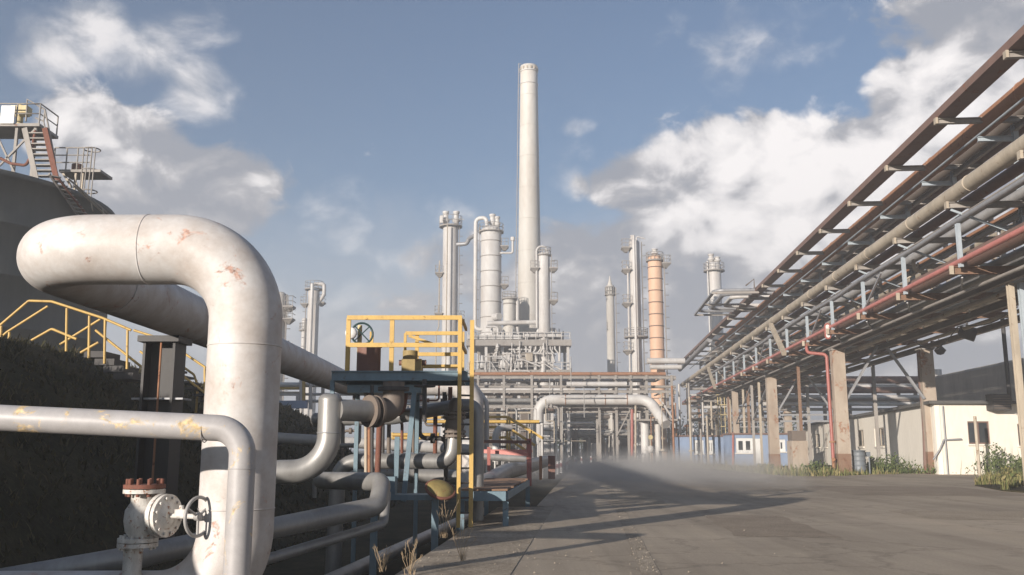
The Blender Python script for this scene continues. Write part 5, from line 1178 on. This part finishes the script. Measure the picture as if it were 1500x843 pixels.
pipe('dark_downpipe', 'dark crooked downpipe with a double bend next to the far concrete column', [at(1366, 500, 60), at(1366, 513, 60), at(1346, 516, 60), at(1348, 560, 60), at(1353, 600, 60), at(1356, 690, 60)], .13, M['brown'], .35, 12)
# poles on the right
t = thing('utility_pole', 'tall slim pole, dark above and pale below, in front of the low white building', 'pole', ground(1489, 690, 0))
g = ground(1489, 694, 0); Yp = g.y
b = MB(); b.cyl((g.x, Yp, 3.6), (g.x, Yp, at(1470, 465, Yp).z), .13, n=12); b.build('upper_pole', M['dark'], t); b = MB(); b.cyl((g.x, Yp, -.2), (g.x, Yp, 3.6), .16, n=12); b.build('lower_pole', M['white_far'], t)
p = at(1431, 648, 56.0); pipe('bent_vent_pipe', 'slim pale post standing in front of the dark window', [(p.x, 56.0, -.2), (p.x, 56.0, at(1431, 610, 56.0).z)], .09, M['tan'], 0, 10)
# pipe bundle behind, running across
bt = thing('far_pipe_rack', 'low pipe rack crossing behind the concrete columns, above the white building', 'pipe rack', (at(1250, 600, 101).x, 101, 0))
for px in (1170, 1210, 1247, 1283, 1320, 1345):
    b = MB(); x = at(px, 600, 101).x; b.ibeam((x, 101.4, -.2), (x, 101.4, at(px, 560, 101).z), .3, .3, .04, Vector((0, 1, 0))); b.build('post', M['steel_far'], bt)
for i, (py, r, mt, lab) in enumerate(((557, .42, 'brown', 'top thick dark red brown pipe'), (566, .2, 'white_far', 'slim pale second pipe'), (572, .34, 'brown', 'brown third pipe'), (582, .24, 'white_far', 'pale fourth pipe'), (587, .14, 'darkpipe', 'thin dark fifth pipe'), (592, .22, 'white_far', 'lowest pale pipe'), (600, .16, 'steel_far', 'lowest thin grey pipe'))):
    hpipe('cross_pipe', lab + ' of the bundle crossing behind the concrete columns', 1118, 1350, py, 100.5 + .2 * (i % 2), r, M[mt], 'pipes crossing behind the concrete columns')
# second far bundle between the columns
t = thing('grey_pipe_rack', 'grey steel frame of slim pipes behind the middle concrete column', 'pipe rack', (at(1150, 640, 118).x, 118, 0))
for i in range(6):
    py = 570 + i * 9; b = MB(); b.cyl(at(1010, py, 118), at(1185, py, 118), rnd.uniform(.1, .28), n=8); b.build('pipe_line', rnd.choice((M['steel_far'], M['darkpipe'], M['white_far'])), t)
for px in (1030, 1080, 1118, 1150, 1180):
    b = MB(); x = at(px, 600, 118).x; b.beam((x, 118.4, -.2), (x, 118.4, at(px, 566, 118).z), .28, .28, Vector((0, 1, 0))); b.build('post', M['steel_far'], t)
# ------------------------------------------------------------------ white building and hall
cA = Vector((26.4, 58.5, 0)); dirL = Vector((math.sin(math.radians(9.8)), math.cos(math.radians(9.8)), 0)); dirR = Vector((1, 0, 0))
HE = 4.32; LL = 60.0; LR = 14.0
wb = thing('white_building', 'low white rendered building with a dark roof edge behind the concrete columns', 'building', (30, 62, 0))
nL = Vector((-dirL.y, dirL.x, 0))
def wall(p, d, L, z0, z1, openings, th, nrm, mat, parent, name='wall'):
    """wall panel with real openings, cut as a grid of boxes merged into one mesh"""
    us = sorted({0, L} | {o[0] for o in openings} | {o[1] for o in openings}); zs = sorted({z0, z1} | {o[2] for o in openings} | {o[3] for o in openings})
    b = MB()
    for i in range(len(us) - 1):
        for j in range(len(zs) - 1):
            um, zm = (us[i] + us[i + 1]) / 2, (zs[j] + zs[j + 1]) / 2
            if any(o[0] < um < o[1] and o[2] < zm < o[3] for o in openings): continue
            q = []
            for z in (zs[j], zs[j + 1]):
                for u, k in ((us[i], 0), (us[i + 1], 0), (us[i + 1], 1), (us[i], 1)): v = p + d * u - nrm * (th * k); q.append(Vector((v.x, v.y, z)))
            b.add(q, [(0, 1, 5, 4), (2, 3, 7, 6)])
            for s, (e0, e1, f) in {'l': (0, 3, i - 1), 'r': (1, 2, i + 1)}.items():
                pass
    # reveals
    for (a, c, e, f) in openings:
        for (u0, w0, u1, w1) in ((a, e, c, e), (a, f, c, f), (a, e, a, f), (c, e, c, f)):
            q = []
            for (u, w_) in ((u0, w0), (u1, w1)):
                for k in (0, 1): v = p + d * u - nrm * (th * k); q.append(Vector((v.x, v.y, w_)))
            b.add([q[0], q[1], q[3], q[2]], [(0, 1, 2, 3)])
    for u in (0, L):
        q = []
        for z in (z0, z1):
            for k in (0, 1): v = p + d * u - nrm * (th * k); q.append(Vector((v.x, v.y, z)))
        b.add([q[0], q[1], q[3], q[2]], [(0, 1, 2, 3)])
    return b.build(name, mat, parent)
def window(p, d, nrm, o, parent, fr=None, bars=1, fw=.09):
    a, c, e, f = o; b = MB(); off = -nrm * .12
    def P(u, z): v = p + d * u + off; return Vector((v.x, v.y, z))
    for (u0, z0, u1, z1) in ((a, e + fw / 2, c, e + fw / 2), (a, f - fw / 2, c, f - fw / 2)): b.beam(P(u0 + .003, z0), P(u1 - .003, z1), .08, fw - .004)
    for u in [a + fw / 2, c - fw / 2] + [a + (c - a) * (k + 1) / (bars + 1) for k in range(bars)]: b.beam(P(u, e + fw), P(u, f - fw), fw - .004, .078, nrm)
    w = b.build('window', fr or M['trim'], parent)
    b = MB(); q = P(a + .05, e + .05), P(c - .05, e + .05), P(c - .05, f - .05), P(a + .05, f - .05); b.add([v - nrm * .02 for v in q], [(0, 1, 2, 3)]); b.build('pane', M['glass'], w)
    b = MB(); s0, s1 = p + d * (a - .1) + nrm * .06, p + d * (c + .1) + nrm * .06; b.beam(Vector((s0.x, s0.y, e - .05)), Vector((s1.x, s1.y, e - .05)), .16, .09); b.build('sill', M['wallwhite'], w)
    return w
def u_at(px):      # where along the long wall a pixel column falls
    u = 0.0
    while u < LL - 1:
        q = cA + dirL * u
        if CX + F * q.x / (q.y * math.cos(PITCH) + .2) < px: break
        u += .05
    return u
opL = sorted((u_at(x1), max(u_at(x0), u_at(x1) + 1.0), 1.75, 3.2) for x0, x1 in ((1281, 1295), (1257, 1265), (1232, 1238), (1208, 1212), (1195, 1201)))
opL = [o for i, o in enumerate(opL) if i == 0 or o[0] > opL[i - 1][1] + .3]
wall(cA, dirL, LL, -.3, HE, opL, .3, nL, M['wallwhite'], wb)
for o in opL: window(cA, dirL, nL, o, wb, M['tan'])
nR = Vector((0, -1, 0)); cR = cA + Vector((.002, 0, 0))
opR = [(2.0, 3.35, 1.85, 3.25), (5.1, 6.4, 1.75, 3.1)]
wall(cR, dirR, LR, -.3, HE - .004, opR, .3, nR, M['wallwhite'], wb)
for o in opR: window(cR, dirR, nR, o, wb, M['brown'])
b = MB(); e0 = cA + nL * .35 - dirL * .4; e1 = cA + dirL * LL + nL * .35; e2 = cA + dirL * LL - nL * 7; e3 = cA + Vector((LR, -.45, 0)); e4 = cA + Vector((LR, 8, 0)); e5 = cA + dirL * 8.5 - nL * 7
poly = [e0, Vector((e3.x, e3.y, 0)), Vector((e4.x, e4.y, 0)), Vector((e5.x, e5.y, 0)), e2, e1]
n = len(poly); b.add([Vector((p.x, p.y, HE + .003)) for p in poly] + [Vector((p.x, p.y, HE + .2)) for p in poly], [tuple(range(n)), tuple(range(n, 2 * n))] + [(i, (i + 1) % n, n + (i + 1) % n, n + i) for i in range(n)]); b.build('roof', M['roofdark'], wb)
b = MB(); q = at(1468, 589, 57.6); b.box((q.x, 58.05, q.z), (1.15, .8, 1.0)); ac = b.build('air_conditioner', M['dark'], wb)
b = MB()
for i in range(6): b.box((q.x, 57.62, q.z - .38 + i * .15), (1.0, .05, .05))
b.build('grille', M['darkpipe'], ac)
b = MB(); b.tube([(cA.x - .35, cA.y - .12, .9), (cA.x + .1, cA.y - .12, 1.5), (cA.x + .4, cA.y - .12, 2.1), (cA.x + 1.5, cA.y - .12, 2.15)], .06, 0, 8); b.tube([(cA.x + .5, cA.y - .1, .0), (cA.x + .5, cA.y - .1, 4.2)], .05, 0, 8); b.build('drain_pipe', M['steel'], wb)
hl = thing('grey_hall', 'long grey concrete hall rising behind the low white building', 'building', rk(34, 68, 0))
ZH = 7.65; c_ = [rk(30.2, 50, 0), rk(48, 50, 0), rk(48, 87.5, 0), rk(30.2, 87.5, 0)]
b = MB(); b.hexa([Vector((p.x, p.y, -.3)) for p in c_] + [Vector((p.x, p.y, ZH)) for p in c_]); b.build('wall', M['hall'], hl)
b = MB(); b.hexa([Vector((p.x, p.y, ZH + .003)) for p in c_] + [Vector((p.x, p.y, ZH + .18)) for p in c_]); b.build('roof_edge', M['white_far'], hl)
vd = at(1369, 549, 84); b = MB(); b.cyl((vd.x, 84, ZH + .1), (vd.x, 84, at(1369, 542, 84).z), .62, n=18); b.build('roof_vent', M['stack'], hl)
sd = rk(33, 66, ZH); b = MB(); b.lathe((sd.x, sd.y, ZH + .1), [(1.9, 0), (1.8, .3), (1.2, .62), (.5, .78), (0, .8)], 24); b.build('skylight', M['trim'], hl)
b = MB(); b.cyl((sd.x + 1.5, sd.y - 2, ZH), (sd.x + 1.5, sd.y - 2, ZH + 1.2), .12, n=8); b.build('mast', M['trim'], hl)
# blue cabins
def cabin(x0, x1, py0, Y, label, dep, wins, door=None):
    a, c = at(x0, 660, Y), at(x1, 660, Y); h = at((x0 + x1) / 2, py0, Y).z; t = thing('blue_cabin', label, 'cabin', ((a.x + c.x) / 2, Y + dep / 2, 0), 'blue cabins behind the rack')
    p = Vector((a.x, Y, 0)); d = Vector((1, 0, 0)); nr = Vector((0, -1, 0)); L = c.x - a.x
    def op(w): u0, u1 = at(w[0], 660, Y).x - a.x, at(w[1], 660, Y).x - a.x; return (u0, u1, at(w[0], w[3], Y).z, at(w[0], w[2], Y).z)
    ops = [op(w) for w in wins]
    wall(p, d, L, -.2, h, ops, .15, nr, M['cabinblue'], t)
    for o in ops: window(p, d, nr, o, t, M['trim'], 1, .3)
    b = MB(); b.box((a.x + L / 2, Y + dep / 2 + .1, (h - .2) / 2), (L - .01, dep - .25, h + .18)); b.build('shell', M['cabinblue'], t)
    b = MB(); b.box((a.x + L / 2, Y + dep / 2, h + .08), (L + .3, dep + .3, .16)); b.build('roof', M['brown'], t)
    if door:
        u0, u1 = at(door[0], 660, Y).x, at(door[1], 660, Y).x; z1 = at(door[0], door[2], Y).z; b = MB(); b.box(((u0 + u1) / 2, Y - .04, z1 / 2 + .05), (u1 - u0, .09, z1 - .1)); dd = b.build('door', M['trim'], t)
        b = MB(); b.box((u0 + .12, Y - .12, 1.1), (.06, .08, .16)); b.build('handle', M['dark'], dd)
cabin(1073, 1163, 637, 96, 'nearer blue cabin with a white door, left of the pale column', 4, [(1078, 1104, 642, 664), (1133, 1151, 644, 662)], (1104, 1114, 643))
cabin(994, 1063, 640, 108, 'farther blue cabin with two white framed windows, behind the yellow ladder', 4, [(1017, 1031, 645, 665), (1036, 1046, 645, 665)])
# concrete block and ribbed bin
g0, g1 = ground(1163, 692, 0), ground(1186, 692, 0)
t = thing('concrete_block', 'squat pale concrete pillar with a dark box on top, behind the grass verge', 'concrete block', ((g0.x + g1.x) / 2, g0.y + .7, 0))
zt = at(1175, 646, g0.y).z; b = MB(); b.box(((g0.x + g1.x) / 2, g0.y + .7, zt / 2 - .1), (g1.x - g0.x, 1.2, zt + .2)); b.build('block', M['concrete'], t)
z3 = at(1175, 631, g0.y).z; b = MB(); b.box(((g0.x + g1.x) / 2, g0.y + .7, (zt + z3) / 2 + .003), (g1.x - g0.x - .1, 1.0, z3 - zt - .02)); b.build('dark_box', M['darkpipe'], t)
g = ground(1263, 694.5, 0); hb = at(1263, 660, g.y).z; rb = 9.2 * g.y / 1360
t = thing('ribbed_bin', 'dark grey ribbed drum bin standing at the edge of the verge', 'bin', (g.x, g.y + rb, 0))
b = MB(); prof = [(0, 0), (rb, 0)]
for i in range(4): z = hb * (i + 1) / 5; prof += [(rb, z - .06), (rb + .035, z), (rb, z + .06)]
prof += [(rb, hb - .04), (rb + .04, hb - .03), (rb + .04, hb), (0, hb + .02)]
b.lathe((g.x, g.y + rb, 0), prof, 28); b.build('drum', M['drum'], t)
b = MB(); b.box((g.x + rb + .18, g.y + rb, hb * .83), (.3, .12, .3)).cyl((g.x + rb + .25, g.y + rb, 0), (g.x + rb + .25, g.y + rb, hb * .7), .05, n=8); b.build('bracket', M['drum'], t)
# shrubs along the white building
shrub_lab = ['broad green shrub at the foot of the far concrete column', 'low green shrub by the dark downpipe', 'tallest green shrub below the dark window', 'small shrub right of the utility pole', 'yellowish shrub between the bin and the far concrete column', 'scrubby plant behind the ribbed bin', 'low shrub left of the nearest concrete column', 'dry weedy clump at the left end of the verge', 'dry clump on the grass island at the right edge']
for i, (px, py, Y, h, w) in enumerate(((1310, 690, 60.5, 1.25, 2.6), (1375, 690, 59.5, .8, 1.6), (1462, 688, 57, 1.9, 2.6), (1495, 690, 56.5, 1.2, 1.6), (1290, 690, 61.5, 1.0, 1.6), (1277, 690, 62.5, 1.1, .8), (1196, 692, 60, .8, 2.2), (1120, 690, 70, .5, 2.0), (1480, 712, 41, .8, 1.4))):
    x = at(px, py, Y).x; rnd = random.Random(40 + i); b = MB()
    for _ in range(520):
        a = rnd.uniform(0, 2 * PI); rr = abs(rnd.gauss(0, .5)); p = Vector((x + math.cos(a) * rr * w * .7, Y + math.sin(a) * rr * w * .5, 0)); hh = h * max(.12, (1 - (rr / 1.4) ** 2)) * rnd.uniform(.25, 1.1); p.z = max(.0, hh * rnd.uniform(.3, 1))
        s = rnd.uniform(.05, .15); u = Vector((rnd.gauss(0, 1), rnd.gauss(0, 1), rnd.gauss(0, 1))).normalized(); v = u.orthogonal().normalized(); q = u.cross(v)
        b.add([p + v * s, p + q * s * .45, p - v * s, p - q * s * .45], [(0, 1, 2, 3)])
    for _ in range(60):
        p = Vector((x + rnd.gauss(0, w * .3), Y + rnd.gauss(0, w * .2), -.05)); b.add([p + Vector((-.02, 0, 0)), p + Vector((.02, 0, 0)), p + Vector((rnd.gauss(0, .2), rnd.gauss(0, .2), h * rnd.uniform(.5, 1.2)))], [(0, 1, 2)])
    tag(b.build('shrub', M['bush'] if i not in (7, 8) else M['grass_verge']), shrub_lab[i], 'shrub')
# ------------------------------------------------------------------ dust drifting over the road
def dust(name, lo, hi, dens, scale, seed):
    m = bpy.data.materials.new(name); m.use_nodes = True; nt = m.node_tree; L = nt.links
    for n_ in list(nt.nodes): nt.nodes.remove(n_)
    out = nn(nt, 'ShaderNodeOutputMaterial'); v = nn(nt, 'ShaderNodeVolumePrincipled'); L.new(v.outputs[0], out.inputs['Volume'])
    v.inputs['Color'].default_value = (.64, .62, .60, 1); v.inputs['Anisotropy'].default_value = .0
    tc = nn(nt, 'ShaderNodeTexCoord'); mp = nn(nt, 'ShaderNodeMapping'); mp.inputs['Location'].default_value = (-1, -1, -.35); mp.inputs['Scale'].default_value = (2, 2, 1.35); L.new(tc.outputs['Generated'], mp.inputs[0])
    ln = nn(nt, 'ShaderNodeVectorMath'); ln.operation = 'LENGTH'; L.new(mp.outputs[0], ln.inputs[0])
    ns = nn(nt, 'ShaderNodeTexNoise', Scale=scale, Detail=3, Roughness=.55); geo = nn(nt, 'ShaderNodeTexCoord'); L.new(geo.outputs['Object'], ns.inputs['Vector'])
    a = nn(nt, 'ShaderNodeMath'); a.operation = 'MULTIPLY_ADD'; a.inputs[1].default_value = 1.7; L.new(ns.outputs[0], a.inputs[0]); a.inputs[2].default_value = .1
    s = nn(nt, 'ShaderNodeMath'); s.operation = 'SUBTRACT'; L.new(a.outputs[0], s.inputs[0]); L.new(ln.outputs['Value'], s.inputs[1])
    r = nn(nt, 'ShaderNodeMapRange'); r.interpolation_type = 'SMOOTHSTEP'; r.inputs[1].default_value = 0; r.inputs[2].default_value = .9; r.inputs[4].default_value = dens; L.new(s.outputs[0], r.inputs[0]); L.new(r.outputs[0], v.inputs['Density'])
    b = MB(); b.box([(p + q) / 2 for p, q in zip(lo, hi)], [q - p for p, q in zip(lo, hi)], -TH); o = b.build('dust_cloud', m); m.cycles.volume_step_rate = 4 if hasattr(m, 'cycles') and hasattr(m.cycles, 'volume_step_rate') else 1
    return tag(o, kind='stuff')
if DUST > 0: dust('dust', (-.6, 27, .03), (12.5, 68, 1.7), DUST, .25, 1)
# ------------------------------------------------------------------ render settings
sc.view_settings.view_transform = 'Standard'; sc.view_settings.look = 'None'; sc.view_settings.gamma = 1; sc.view_settings.use_curve_mapping = False
sc.view_settings.exposure = EXPO
sc.render.engine = 'CYCLES'; sc.cycles.use_denoising = True
sc.cycles.max_bounces = 6; sc.cycles.diffuse_bounces = 3; sc.cycles.volume_bounces = 1; sc.cycles.transparent_max_bounces = 6; sc.cycles.caustics_reflective = False; sc.cycles.caustics_refractive = False
